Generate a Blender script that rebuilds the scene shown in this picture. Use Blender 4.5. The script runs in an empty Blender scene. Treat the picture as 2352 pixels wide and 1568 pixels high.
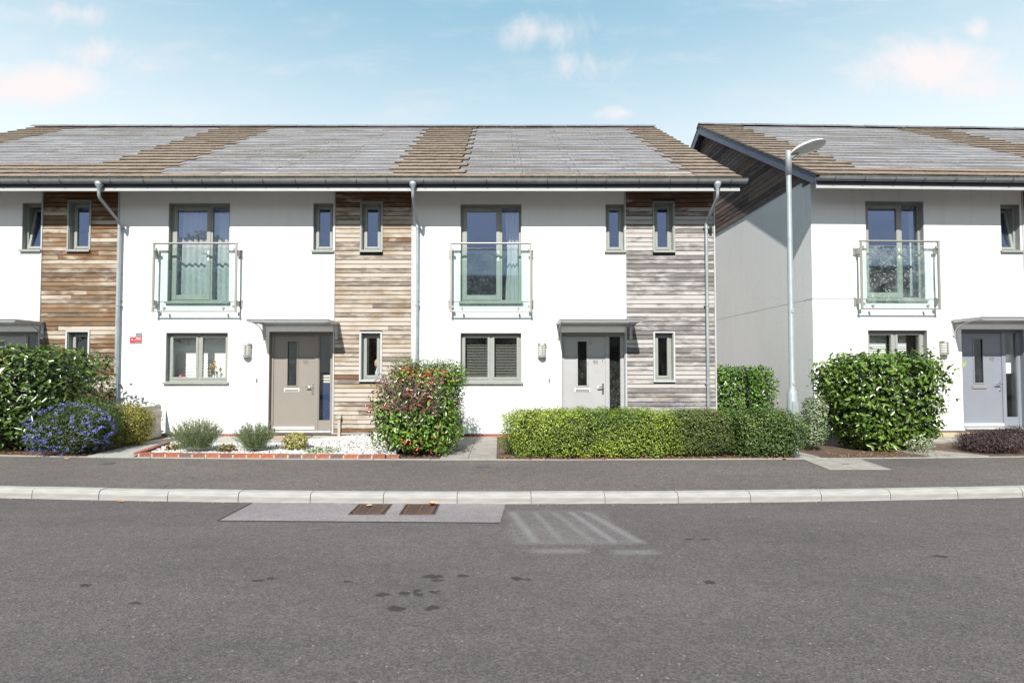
import bpy, math, random
import numpy as np
from mathutils import Vector, Matrix
random.seed(7); RNG = np.random.default_rng(11)
R = math.radians
sc = bpy.context.scene
COL = sc.collection

# ------------------------------------------------------------------ camera
cam = bpy.data.cameras.new("camera"); cam_o = bpy.data.objects.new("camera", cam); COL.objects.link(cam_o)
cam.sensor_width = 36; cam.lens = 1150 / 2352 * 36
cam.shift_x = 26 / 2352; cam.shift_y = 33 / 2352
cam.clip_start = 0.1; cam.clip_end = 1500
cam_o.location = (0, 0, 1.65)
cam_o.rotation_euler = (R(90) + math.atan(33 / 1150), 0, 0)
sc.camera = cam_o

# ------------------------------------------------------------------ light
SUN = Vector((0.19, 1.0, -0.96)).normalized()           # travel direction of the light
SUN_EL = math.asin(-SUN.z); SUN_AZ = math.atan2(-SUN.x, -SUN.y)
sl = bpy.data.lights.new("sun", 'SUN'); so = bpy.data.objects.new("sun", sl); COL.objects.link(so)
sl.energy = 4.6; sl.angle = R(0.53); sl.color = (1.0, 0.955, 0.89)
so.rotation_euler = SUN.to_track_quat('-Z', 'Y').to_euler(); so.location = (-5, -20, 25)

class NT:
    """tiny node-tree helper"""
    def __init__(s, nt):
        s.nt = nt; s.nt.nodes.clear()
    def n(s, typ, **kw):
        nd = s.nt.nodes.new(typ)
        ins = kw.pop('ins', {})
        for k, v in kw.items(): setattr(nd, k, v)
        for k, v in ins.items():
            if isinstance(v, bpy.types.NodeSocket): s.nt.links.new(v, nd.inputs[k])
            else: nd.inputs[k].default_value = v
        return nd
    def m(s, op, a, b=0.0, c=0.0, clamp=False):
        nd = s.nt.nodes.new('ShaderNodeMath'); nd.operation = op; nd.use_clamp = clamp
        for i, v in enumerate((a, b, c)):
            if isinstance(v, bpy.types.NodeSocket): s.nt.links.new(v, nd.inputs[i])
            else: nd.inputs[i].default_value = v
        return nd.outputs[0]
    def mix(s, f, a, b, blend='MIX'):
        nd = s.nt.nodes.new('ShaderNodeMix'); nd.data_type = 'RGBA'; nd.blend_type = blend
        for i, v in ((0, f), (6, a), (7, b)):
            if isinstance(v, bpy.types.NodeSocket): s.nt.links.new(v, nd.inputs[i])
            else:
                nd.inputs[i].default_value = v if i == 0 else (tuple(v) + (1,) if len(v) == 3 else v)
        return nd.outputs[2]
    def ramp(s, f, stops, interp='LINEAR'):
        nd = s.nt.nodes.new('ShaderNodeValToRGB'); cr = nd.color_ramp; cr.interpolation = interp
        s.nt.links.new(f, nd.inputs[0])
        while len(cr.elements) < len(stops): cr.elements.new(0.5)
        for e, (p, c) in zip(cr.elements, stops):
            e.position = p
            e.color = (c, c, c, 1) if isinstance(c, (int, float)) else tuple(c) + (1,)
        return nd.outputs[0]
    def step(s, x, a, b):
        nd = s.nt.nodes.new('ShaderNodeMapRange'); nd.interpolation_type = 'SMOOTHSTEP'
        s.nt.links.new(x, nd.inputs[0])
        nd.inputs[1].default_value = a; nd.inputs[2].default_value = b
        nd.inputs[3].default_value = 0; nd.inputs[4].default_value = 1
        return nd.outputs[0]
    def noise(s, vec, scale, detail=4, rough=0.55, dist=0.0, out=0):
        nd = s.n('ShaderNodeTexNoise', ins={'Scale': scale, 'Detail': detail, 'Roughness': rough, 'Distortion': dist})
        if vec is not None: s.nt.links.new(vec, nd.inputs['Vector'])
        return nd.outputs[out]
    def mapping(s, vec, scale=(1, 1, 1), loc=(0, 0, 0), rot=(0, 0, 0)):
        nd = s.n('ShaderNodeMapping', ins={'Vector': vec, 'Scale': scale, 'Location': loc, 'Rotation': rot})
        return nd.outputs[0]

# ------------------------------------------------------------------ sky
world = bpy.data.worlds.new("World"); sc.world = world; world.use_nodes = True
w = NT(world.node_tree)
sky = w.n('ShaderNodeTexSky', sky_type='NISHITA', sun_disc=False, sun_elevation=SUN_EL, sun_rotation=SUN_AZ,
          altitude=50, air_density=1.0, dust_density=0.2, ozone_density=1.0)
tc = w.n('ShaderNodeTexCoord')
sep = w.n('ShaderNodeSeparateXYZ', ins={0: tc.outputs['Generated']})
dx, dy, dz = sep.outputs
hy = w.m('MAXIMUM', dy, 0.02)
U_ = w.m('DIVIDE', dx, hy); V_ = w.m('DIVIDE', dz, hy)       # position on a vertical cloud sheet north of the street
front = w.step(dy, 0.05, 0.25)
uv = w.n('ShaderNodeCombineXYZ', ins={0: U_, 1: V_, 2: 0.0}).outputs[0]
nA = w.noise(uv, 7.0, 7, 0.62, 0.6); nB = w.noise(w.mapping(uv, (1.4, 5, 1), rot=(0, 0, R(-8))), 3.0, 6, 0.6, 0.3)
cl = None
# (u, v, half width, half height, density): clouds of the photograph as directions in the sky
for (u, v, a, b, den) in [(-0.95, .585, .16, .045, .95), (-1.05, .605, .1, .03, .8), (-.80, .655, .10, .04, .55), (-.86, .735, .12, .035, .5),
                          (-.72, .63, .09, .05, .45), (-.87, .86, .06, .04, .7), (-.80, .52, .1, .02, .4),
                          (.10, .70, .14, .05, .6), (.16, .63, .15, .05, .45), (.25, .53, .06, .02, .7),
                          (.71, .825, .16, .055, 1.0), (.45, .80, .22, .025, .55), (.60, .77, .09, .02, .5), (.86, .62, .17, .065, .95), (.95, .585, .16, .04, .75),
                          (1.03, .85, .06, .04, .8), (.97, .70, .035, .03, .6), (.15, .80, .5, .03, .3)]:
    du = w.m('DIVIDE', w.m('SUBTRACT', U_, u), a * 1.5); dv = w.m('DIVIDE', w.m('SUBTRACT', V_, v - .01), b * 1.6)
    d = w.m('SQRT', w.m('ADD', w.m('MULTIPLY', du, du), w.m('MULTIPLY', dv, dv)))
    k = w.m('MULTIPLY', w.m('SUBTRACT', 1.0, d), den * 1.12)
    k = w.m('MAXIMUM', k, 0.0)
    cl = k if cl is None else w.m('MAXIMUM', cl, k)
cm = w.m('MULTIPLY', w.step(w.m('ADD', cl, w.m('MULTIPLY', w.m('SUBTRACT', nA, .55), 1.5)), .12, .85), w.step(cl, 0.0, .35))
veil = w.m('MULTIPLY', w.step(nB, .46, .8), .30)
cm = w.m('MAXIMUM', cm, veil)
cm = w.m('MULTIPLY', cm, front)
# clouds elsewhere in the sky
pl = w.n('ShaderNodeVectorMath', operation='DIVIDE', ins={0: tc.outputs['Generated'], 1: w.n('ShaderNodeCombineXYZ', ins={0: w.m('MAXIMUM', dz, .08), 1: w.m('MAXIMUM', dz, .08), 2: 1.0}).outputs[0]}).outputs[0]
oth = w.m('MULTIPLY', w.m('MULTIPLY', w.step(w.noise(pl, 1.1, 6, .6, .4), .56, .78), .6), w.m('SUBTRACT', 1.0, front))
cm = w.m('MAXIMUM', cm, oth)
hz = w.step(w.m('SUBTRACT', .66, dz), 0.0, .40)                 # thin bright air towards the horizon
base = w.mix(w.m('MULTIPLY', hz, .92), w.mix(.80, sky.outputs[0], (3.3, 6.2, 8.0)), (9.2, 10.1, 10.4))
colr = w.mix(cm, base, (9.3, 8.75, 8.85))
bg = w.n('ShaderNodeBackground', ins={'Color': colr, 'Strength': 0.055})
wo = w.n('ShaderNodeOutputWorld', ins={0: bg.outputs[0]})

sc.view_settings.view_transform = 'Standard'; sc.view_settings.look = 'None'
sc.view_settings.exposure = 0.95; sc.view_settings.gamma = 1; sc.view_settings.use_curve_mapping = False
sc.cycles.max_bounces = 10; sc.cycles.transparent_max_bounces = 24

# ------------------------------------------------------------------ helpers
def tag(o, label=None, cat=None, group=None, kind=None):
    if label: o['label'] = label
    if cat: o['category'] = cat
    if group: o['group'] = group
    if kind: o['kind'] = kind
    return o

def empty(name, loc, rz=0, **k):
    o = bpy.data.objects.new(name, None); COL.objects.link(o)
    o.location = loc; o.rotation_euler = (0, 0, rz); o.empty_display_size = .2
    return tag(o, **k)

def inst(name, me, parent, loc=(0, 0, 0), rot=(0, 0, 0), scale=(1, 1, 1), color=None):
    o = bpy.data.objects.new(name, me); COL.objects.link(o)
    if parent: o.parent = parent
    o.location = loc; o.rotation_euler = rot; o.scale = scale
    if color: o.color = tuple(color) + (1,)
    return o

class MB:
    def __init__(s): s.v = []; s.f = []; s.mi = []; s.sm = []
    def add(s, vs, fs, mi=0, smooth=False):
        o = len(s.v); s.v += [tuple(v) for v in vs]
        for f in fs: s.f.append(tuple(i + o for i in f)); s.mi.append(mi); s.sm.append(smooth)
        return s
    def box(s, x0, x1, y0, y1, z0, z1, mi=0):
        return s.add([(x0, y0, z0), (x1, y0, z0), (x1, y1, z0), (x0, y1, z0), (x0, y0, z1), (x1, y0, z1), (x1, y1, z1), (x0, y1, z1)],
                     [(0, 3, 2, 1), (4, 5, 6, 7), (0, 1, 5, 4), (1, 2, 6, 5), (2, 3, 7, 6), (3, 0, 4, 7)], mi)
    def bar(s, a, b, w_, h_, mi=0):
        a = Vector(a); b = Vector(b); d = (b - a).normalized()
        up = Vector((0, 0, 1)) if abs(d.z) < .95 else Vector((0, 1, 0))
        u = d.cross(up).normalized() * w_ / 2; v = u.cross(d).normalized() * h_ / 2
        vs = [p + i * u + j * v for p in (a, b) for i, j in ((-1, -1), (1, -1), (1, 1), (-1, 1))]
        return s.add(vs, [(0, 1, 2, 3), (7, 6, 5, 4), (0, 4, 5, 1), (1, 5, 6, 2), (2, 6, 7, 3), (3, 7, 4, 0)], mi)
    def tube(s, pts, r, n=10, mi=0, cap=True, smooth=True):
        pts = [Vector(p) for p in pts]; rs = r if isinstance(r, (list, tuple)) else [r] * len(pts)
        vs = []; fs = []; prev = None
        for i, p in enumerate(pts):
            d = (pts[min(i + 1, len(pts) - 1)] - pts[max(i - 1, 0)])
            if d.length < 1e-6: d = Vector((0, 0, 1))
            d.normalize()
            if prev is None:
                up = Vector((0, 0, 1)) if abs(d.z) < .9 else Vector((0, 1, 0)); u = d.cross(up).normalized()
            else: u = (prev - d * prev.dot(d)).normalized()
            prev = u; v = d.cross(u)
            for k in range(n):
                a = 2 * math.pi * k / n; vs.append(p + (u * math.cos(a) + v * math.sin(a)) * rs[i])
        for i in range(len(pts) - 1):
            for k in range(n):
                k2 = (k + 1) % n; fs.append((i * n + k, i * n + k2, (i + 1) * n + k2, (i + 1) * n + k))
        s.add(vs, fs, mi, smooth)
        if cap:
            s.add(vs[:n], [tuple(range(n))[::-1]], mi); s.add(vs[-n:], [tuple(range(n))], mi)
        return s
    def lathe(s, prof, cx, cy, n=14, mi=0):
        vs = [(cx + r * math.cos(2 * math.pi * k / n), cy + r * math.sin(2 * math.pi * k / n), z) for r, z in prof for k in range(n)]
        fs = [(i * n + k, i * n + (k + 1) % n, (i + 1) * n + (k + 1) % n, (i + 1) * n + k) for i in range(len(prof) - 1) for k in range(n)]
        return s.add(vs, fs, mi, True)
    def prism(s, poly, z0, z1, mi=0):
        n = len(poly)
        vs = [(x, y, z0) for x, y in poly] + [(x, y, z1) for x, y in poly]
        fs = [tuple(range(n))[::-1], tuple(range(n, 2 * n))] + [(i, (i + 1) % n, n + (i + 1) % n, n + i) for i in range(n)]
        return s.add(vs, fs, mi)
    def extrude_x(s, prof, x0, x1, mi=0, smooth=False, closed=True):
        n = len(prof)
        vs = [(x0, y, z) for y, z in prof] + [(x1, y, z) for y, z in prof]
        fs = [(i, n + i, n + (i + 1) % n, (i + 1) % n) for i in range(n if closed else n - 1)]
        s.add(vs, fs, mi, smooth)
        if closed: s.add(vs, [tuple(range(n)), tuple(range(n, 2 * n))[::-1]], mi)
        return s
    def mesh(s, name, mats):
        me = bpy.data.meshes.new(name); me.from_pydata(s.v, [], s.f)
        for m_ in (mats if isinstance(mats, (list, tuple)) else [mats]): me.materials.append(m_)
        me.polygons.foreach_set('material_index', s.mi); me.polygons.foreach_set('use_smooth', s.sm)
        me.update(); return me
    def build(s, name, mats, parent=None, loc=(0, 0, 0), rot=(0, 0, 0), color=None, **k):
        return tag(inst(name, s.mesh(name, mats), parent, loc, rot, color=color), **k)

def bevel(o, wd=0.004, seg=1):
    m_ = o.modifiers.new('bevel', 'BEVEL'); m_.width = wd; m_.segments = seg; m_.limit_method = 'ANGLE'; return o

def srgb(r, g, b):
    f = lambda c: c / 12.92 if c <= .04045 else ((c + .055) / 1.055) ** 2.4
    return (f(r / 255), f(g / 255), f(b / 255))

# ------------------------------------------------------------------ materials
MATS = {}
def principled(name, color, rough=.6, metal=0.0, bump=0.0, bscale=60, var=0.0, vscale=3, spec=.5, objcol=False, wear=None, coat=0.0, stretch=(1, 1, 1)):
    """a general painted, metal or mineral surface with tone variation, fine bump and optional wear"""
    if name in MATS: return MATS[name]
    m_ = bpy.data.materials.new(name); m_.use_nodes = True; t = NT(m_.node_tree); MATS[name] = m_
    tcx = t.n('ShaderNodeTexCoord'); ob = t.mapping(tcx.outputs['Object'], stretch)
    if objcol:
        colx = t.n('ShaderNodeObjectInfo').outputs['Color']
    else:
        colx = t.n('ShaderNodeRGB').outputs[0]; colx.default_value = tuple(color) + (1,)
    if var:
        f = t.noise(ob, vscale, 5, .6)
        lo = t.mix(1.0, colx, (1 - var,) * 3, 'MULTIPLY'); hi = t.mix(1.0, colx, (1 + var,) * 3, 'MULTIPLY')
        colx = t.mix(t.step(f, .3, .7), lo, hi)
    if wear:
        wc, ws, wa = wear
        f = t.step(t.noise(ob, ws, 6, .65), 1 - wa, 1.12 - wa)
        colx = t.mix(f, colx, wc)
    p = t.n('ShaderNodeBsdfPrincipled', ins={'Base Color': colx, 'Roughness': rough, 'Metallic': metal, 'Specular IOR Level': spec, 'Coat Weight': coat})
    if bump:
        b_ = t.n('ShaderNodeBump', ins={'Strength': bump, 'Distance': .004, 'Height': t.noise(ob, bscale, 4, .6)})
        t.nt.links.new(b_.outputs[0], p.inputs['Normal'])
    t.n('ShaderNodeOutputMaterial', ins={0: p.outputs[0]})
    return m_

def render_mat(name, col, streak=.5):
    m_ = bpy.data.materials.new(name); m_.use_nodes = True; t = NT(m_.node_tree)
    g = t.n('ShaderNodeNewGeometry').outputs['Position']
    a = t.noise(t.mapping(g, (1, 1, .35)), .9, 6, .6); b_ = t.noise(t.mapping(g, (5, 5, .35)), 1.6, 5, .6)
    c = t.mix(t.m('MULTIPLY', t.step(a, .4, .75), .35), col, tuple(x * .86 for x in col))
    c = t.mix(t.m('MULTIPLY', t.step(b_, .52, .8), streak), c, tuple(x * .80 for x in col))
    fine = t.noise(g, 130, 3, .7); mid = t.noise(g, 16, 4, .6)
    h = t.m('ADD', t.m('MULTIPLY', fine, .5), mid)
    bp = t.n('ShaderNodeBump', ins={'Strength': .55, 'Distance': .006, 'Height': h})
    p = t.n('ShaderNodeBsdfPrincipled', ins={'Base Color': c, 'Roughness': .92, 'Normal': bp.outputs[0], 'Specular IOR Level': .25})
    t.n('ShaderNodeOutputMaterial', ins={0: p.outputs[0]}); return m_
M_render = render_mat('white_render', (.73, .73, .725), .42)
M_render_old = render_mat('weathered_render', (.74, .74, .74), .6)

def timber_mat(name, fresh, pale, dark, grey, k_pale, k_dark, k_grey, vary=1.0):
    """weathered cladding: fresh wood, bleached wood, black mould streaks, silver grey"""
    m_ = bpy.data.materials.new(name); m_.use_nodes = True; t = NT(m_.node_tree)
    oi = t.n('ShaderNodeObjectInfo'); rnd = oi.outputs['Random']; oc = oi.outputs['Color']
    so_ = t.n('ShaderNodeSeparateColor', ins={0: oc})
    w_pale, w_dark, w_orng = so_.outputs; w_pale = t.m('MULTIPLY', w_pale, vary); rnd_v = t.m('MULTIPLY', rnd, vary)
    pos = t.n('ShaderNodeNewGeometry').outputs['Position']
    off = t.n('ShaderNodeCombineXYZ', ins={0: t.m('MULTIPLY', rnd, 37.0), 1: t.m('MULTIPLY', rnd, 11.0), 2: t.m('MULTIPLY', rnd, 53.0)}).outputs[0]
    p3 = t.n('ShaderNodeVectorMath', operation='ADD', ins={0: pos, 1: off}).outputs[0]
    long_ = t.noise(t.mapping(pos, (1.9, 1.9, 13)), 1.0, 6, .7, .6)
    grain = t.noise(t.mapping(p3, (5, 5, 130)), 1.0, 4, .7, 1.2)
    patch = t.noise(t.mapping(pos, (1.5, 1.5, 3.5)), 1.0, 5, .6)
    patch2 = t.noise(t.mapping(pos, (2.6, 2.6, 7)), 1.3, 6, .65, .4)
    c = t.mix(t.m('ADD', t.m('MULTIPLY', grain, .85), t.m('MULTIPLY', rnd_v, .25)), tuple(x * .62 for x in fresh), tuple(min(1, x * 1.25) for x in fresh))
    f = t.step(t.m('ADD', t.m('ADD', t.m('MULTIPLY', long_, .6), t.m('MULTIPLY', patch, .8)), t.m('ADD', t.m('MULTIPLY', w_pale, .6), t.m('MULTIPLY', rnd_v, .16))), 1.32 - k_pale, 1.66 - k_pale)
    c = t.mix(f, c, t.mix(grain, tuple(x * .8 for x in pale), pale))
    f = t.step(t.m('ADD', t.m('MULTIPLY', patch2, .9), t.m('MULTIPLY', long_, .45)), 1.12 - k_grey, 1.34 - k_grey)
    c = t.mix(t.m('MULTIPLY', f, .85), c, grey)
    f = t.step(t.m('ADD', t.m('ADD', t.m('MULTIPLY', long_, .85), t.m('MULTIPLY', patch2, .75)), t.m('MULTIPLY', w_dark, .5)), 1.30 - k_dark, 1.62 - k_dark)
    c = t.mix(t.m('MULTIPLY', f, .8), c, dark)
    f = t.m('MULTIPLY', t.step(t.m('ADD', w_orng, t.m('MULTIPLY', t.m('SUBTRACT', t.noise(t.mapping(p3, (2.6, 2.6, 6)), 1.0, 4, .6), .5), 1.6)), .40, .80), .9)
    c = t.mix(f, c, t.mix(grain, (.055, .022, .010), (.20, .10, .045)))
    bp = t.n('ShaderNodeBump', ins={'Strength': .5, 'Distance': .003, 'Height': grain})
    p = t.n('ShaderNodeBsdfPrincipled', ins={'Base Color': c, 'Roughness': .8, 'Normal': bp.outputs[0], 'Specular IOR Level': .2})
    t.n('ShaderNodeOutputMaterial', ins={0: p.outputs[0]}); return m_
T_a = timber_mat('timber_brown_patchy', (.205, .130, .075), (.47, .415, .345), (.07, .052, .04), (.26, .23, .20), .52, .22, .10, .6)
T_b = timber_mat('timber_tan', (.30, .225, .15), (.47, .42, .365), (.10, .08, .07), (.31, .28, .255), .76, .25, .22, .30)
T_c = timber_mat('timber_silver', (.27, .225, .19), (.45, .43, .415), (.10, .09, .09), (.31, .30, .295), .84, .36, .24, .30)
T_d = timber_mat('timber_dark', (.17, .12, .10), (.22, .19, .19), (.04, .035, .04), (.15, .13, .14), .20, .32, .22)

M_sage = principled('sage_frame_paint', (.25, .262, .243), .45, var=.06, vscale=8, bump=.05, bscale=200)
M_tile_under = principled('underlay', (.03, .03, .03), .9)
M_trim = principled('pale_grey_trim', (.40, .41, .41), .45, var=.08, vscale=10)
M_dark_trim = principled('shadow_gap_liner', (.05, .05, .05), .8)
M_gutter = principled('grey_gutter_metal', (.20, .215, .215), .38, metal=.35, var=.12, vscale=6)
M_gutter_d = principled('dark_gutter_clip', (.07, .075, .08), .5)
M_fascia = principled('pale_fascia_board', (.34, .345, .35), .55, var=.05)
M_soffit = principled('soffit_board', (.42, .41, .39), .7)
M_barge = principled('slate_blue_barge_board', (.09, .10, .14), .5, var=.08)
M_pipe = principled('galvanised_pipe', (.33, .37, .39), .42, metal=.45, var=.14, vscale=5)
M_steel = principled('satin_steel', (.30, .29, .275), .42, metal=.4, var=.06)
M_chrome = principled('polished_chrome', (.75, .75, .75), .15, metal=1.0)
M_canopyframe = principled('canopy_alloy', (.44, .445, .44), .38, metal=.3, var=.06)
M_interior = principled('interior_plaster', (.30, .28, .26), .9)
M_floor = principled('interior_floor', (.16, .11, .08), .8)
M_ceil = principled('interior_ceiling', (.4, .4, .4), .9)
M_white = principled('white_plastic', (.75, .75, .73), .5)
M_black = principled('black_plastic', (.02, .02, .02), .5)
M_doors = {}
M_doors['taupe'] = principled('taupe_door_paint', (.205, .185, .162), .5, var=.03, vscale=5, bump=.04, bscale=250)
M_doors['grey'] = principled('light_grey_door_paint', (.325, .328, .333), .5, var=.05, vscale=3, wear=((.24, .24, .25), 3.0, .42))
M_doors['blue'] = principled('blue_grey_door_paint', (.19, .205, .24), .5, var=.03)
M_doors['silver'] = principled('pale_grey_door_paint', (.34, .34, .35), .5, var=.03)
M_brick = principled('red_brick', (.3, .1, .06), .9, objcol=True, var=.25, vscale=18, bump=.8, bscale=90)
M_mortar = principled('buff_mortar', (.38, .31, .22), .95, bump=.8, bscale=120, var=.15)
M_curtain = None

def glass_mat(name, tint=(.92, .95, .94), refl=1.0, dirt=0.0, rough=0.0, wavy=.0, gcol=(1, 1, 1)):
    m_ = bpy.data.materials.new(name); m_.use_nodes = True; t = NT(m_.node_tree)
    gm_ = t.n('ShaderNodeNewGeometry')
    dt = t.n('ShaderNodeVectorMath', operation='DOT_PRODUCT', ins={0: gm_.outputs['Normal'], 1: gm_.outputs['Incoming']}).outputs['Value']
    fac = t.m('MULTIPLY', t.m('ADD', .04, t.m('MULTIPLY', t.m('POWER', t.m('SUBTRACT', 1.0, t.m('ABSOLUTE', dt)), 5.0), .96)), refl, clamp=True)
    tr = t.n('ShaderNodeBsdfTransparent', ins={'Color': tuple(tint) + (1,)})
    gl = t.n('ShaderNodeBsdfGlossy', ins={'Roughness': rough, 'Color': tuple(gcol) + (1,)})
    ps = t.n('ShaderNodeNewGeometry').outputs['Position']
    if wavy:
        bp = t.n('ShaderNodeBump', ins={'Strength': wavy, 'Distance': .01, 'Height': t.noise(ps, 1.3, 2, .5)})
        t.nt.links.new(bp.outputs[0], gl.inputs['Normal'])
    sh = t.n('ShaderNodeMixShader', ins={0: fac, 1: tr.outputs[0], 2: gl.outputs[0]})
    if dirt:
        df = t.n('ShaderNodeBsdfDiffuse', ins={'Color': (.8, .82, .8, 1)})
        s1 = t.step(t.noise(ps, 90, 2, .6), .62, .72); s2 = t.step(t.noise(ps, 3, 5, .6), .35, .75)
        s3 = t.step(t.noise(ps, 24, 3, .6), .60, .66)
        f = t.m('ADD', t.m('MULTIPLY', t.m('MAXIMUM', s1, s3), .55 * dirt), t.m('MULTIPLY', s2, .22 * dirt), clamp=True)
        sh = t.n('ShaderNodeMixShader', ins={0: f, 1: sh.outputs[0], 2: df.outputs[0]})
    t.n('ShaderNodeOutputMaterial', ins={0: sh.outputs[0]}); return m_
G_win = glass_mat('window_glass', (.965, .98, .97), .9, dirt=.02, wavy=.02)
G_up = glass_mat('upper_window_glass', (.95, .97, .97), 3.4, dirt=.015, wavy=.02, gcol=(.50, .62, 1.0))
G_balc = glass_mat('green_balcony_glass', (.875, .935, .92), .9, dirt=.07)
G_balc_d = glass_mat('dirty_balcony_glass', (.875, .935, .92), .9, dirt=.32)
G_obsc = glass_mat('textured_glass', (.62, .68, .66), 1.2, dirt=.10, rough=.12)
def canopy_glass():
    m_ = bpy.data.materials.new('frosted_canopy_glass'); m_.use_nodes = True; t = NT(m_.node_tree)
    tr = t.n('ShaderNodeBsdfTransparent', ins={'Color': (.60, .61, .62, 1)})
    df = t.n('ShaderNodeBsdfTranslucent', ins={'Color': (.8, .8, .8, 1)}); gl = t.n('ShaderNodeBsdfPrincipled', ins={'Base Color': (.42, .44, .44, 1), 'Roughness': .25})
    a = t.n('ShaderNodeMixShader', ins={0: .5, 1: tr.outputs[0], 2: df.outputs[0]})
    b_ = t.n('ShaderNodeMixShader', ins={0: .35, 1: a.outputs[0], 2: gl.outputs[0]})
    t.n('ShaderNodeOutputMaterial', ins={0: b_.outputs[0]}); return m_
G_canopy = canopy_glass()
def cloth(name, col):
    m_ = bpy.data.materials.new(name); m_.use_nodes = True; t = NT(m_.node_tree)
    a = t.n('ShaderNodeBsdfDiffuse', ins={'Color': tuple(col) + (1,)}); b_ = t.n('ShaderNodeBsdfTranslucent', ins={'Color': tuple(col) + (1,)})
    s_ = t.n('ShaderNodeMixShader', ins={0: .35, 1: a.outputs[0], 2: b_.outputs[0]})
    t.n('ShaderNodeOutputMaterial', ins={0: s_.outputs[0]}); return m_
M_curtain = cloth('sheer_curtain', (.86, .85, .83))

def tile_mat():
    m_ = bpy.data.materials.new('mossy_concrete_tile'); m_.use_nodes = True; t = NT(m_.node_tree)
    pos = t.n('ShaderNodeNewGeometry').outputs['Position']; rnd = t.n('ShaderNodeObjectInfo').outputs['Random']
    gen = t.n('ShaderNodeSeparateXYZ', ins={0: t.n('ShaderNodeTexCoord').outputs['Object']})
    a = t.noise(pos, 9, 6, .65); b_ = t.noise(pos, 42, 5, .7); c3 = t.noise(pos, 1.1, 4, .6)
    c = t.mix(t.step(a, .3, .7), (.105, .080, .064), (.22, .175, .142))
    c = t.mix(t.m('MULTIPLY', rnd, .45), c, (.26, .205, .17))
    edge = t.step(t.m('SUBTRACT', .09, gen.outputs[1]), 0, .1)             # moss gathers on the lower edge
    ms = t.m('MULTIPLY', t.step(t.m('ADD', b_, t.m('MULTIPLY', edge, .26)), .60, .72), .75)
    c = t.mix(ms, c, (.035, .032, .016))
    c = t.mix(t.m('MULTIPLY', t.step(t.noise(pos, 2.3, 6, .7), .60, .70), .8), c, (.22, .14, .04))
    c = t.mix(t.m('MULTIPLY', t.step(c3, .5, .75), .3), c, (.17, .155, .14))
    bp = t.n('ShaderNodeBump', ins={'Strength': 1.0, 'Distance': .012, 'Height': t.m('ADD', b_, a)})
    p = t.n('ShaderNodeBsdfPrincipled', ins={'Base Color': c, 'Roughness': .95, 'Normal': bp.outputs[0], 'Specular IOR Level': .2})
    t.n('ShaderNodeOutputMaterial', ins={0: p.outputs[0]}); return m_
M_tile = tile_mat()
def solar_mat(name, lip):
    m_ = bpy.data.materials.new(name); m_.use_nodes = True; t = NT(m_.node_tree)
    pos = t.n('ShaderNodeNewGeometry').outputs['Position']; rnd = t.n('ShaderNodeObjectInfo').outputs['Random']
    a = t.noise(t.mapping(pos, (1.2, 11, 11)), 1.3, 6, .7); b_ = t.noise(t.mapping(pos, (30, 14, 14)), 1.0, 4, .7); c3 = t.noise(t.mapping(pos, (.5, 2.4, 2.4)), 1.0, 5, .6)
    if lip: c = t.mix(t.step(a, .3, .7), (.17, .163, .158), (.36, .35, .345))
    else: c = t.mix(t.step(a, .35, .65), (.082, .080, .098), (.19, .182, .195))
    c = t.mix(t.m('MULTIPLY', rnd, .30), c, (.085, .082, .095))
    c = t.mix(t.m('MULTIPLY', t.step(t.m('ADD', t.m('MULTIPLY', b_, .5), t.m('MULTIPLY', c3, .6)), .50, .64), .75), c, (.10, .083, .062))
    c = t.mix(t.m('MULTIPLY', t.step(b_, .60, .72), .5), c, (.05, .044, .034))
    c = t.mix(t.m('MULTIPLY', t.step(t.noise(pos, 1.9, 7, .72), .635, .69), .85), c, (.26, .165, .04))
    bp = t.n('ShaderNodeBump', ins={'Strength': .4, 'Distance': .005, 'Height': b_})
    p = t.n('ShaderNodeBsdfPrincipled', ins={'Base Color': c, 'Roughness': .6, 'Normal': bp.outputs[0], 'Specular IOR Level': .3})
    t.n('ShaderNodeOutputMaterial', ins={0: p.outputs[0]}); return m_
M_solar = solar_mat('weathered_solar_slate', False); M_solar_lip = solar_mat('solar_slate_edge', True)

# ------------------------------------------------------------------ ground surfaces
def KY(x):   # front face of the kerb
    ax = min(abs(x), 12); return 6.233 + .0069 * ax * ax + (.16 * (abs(x) - 12) if abs(x) > 12 else 0)
def BY(x):   # rear edge of the pavement
    c = .0055 if x < 0 else .0038
    ax = min(abs(x), 12); return 8.0 + c * ax * ax + (2 * c * 12 * (abs(x) - 12) if abs(x) > 12 else 0)

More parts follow.
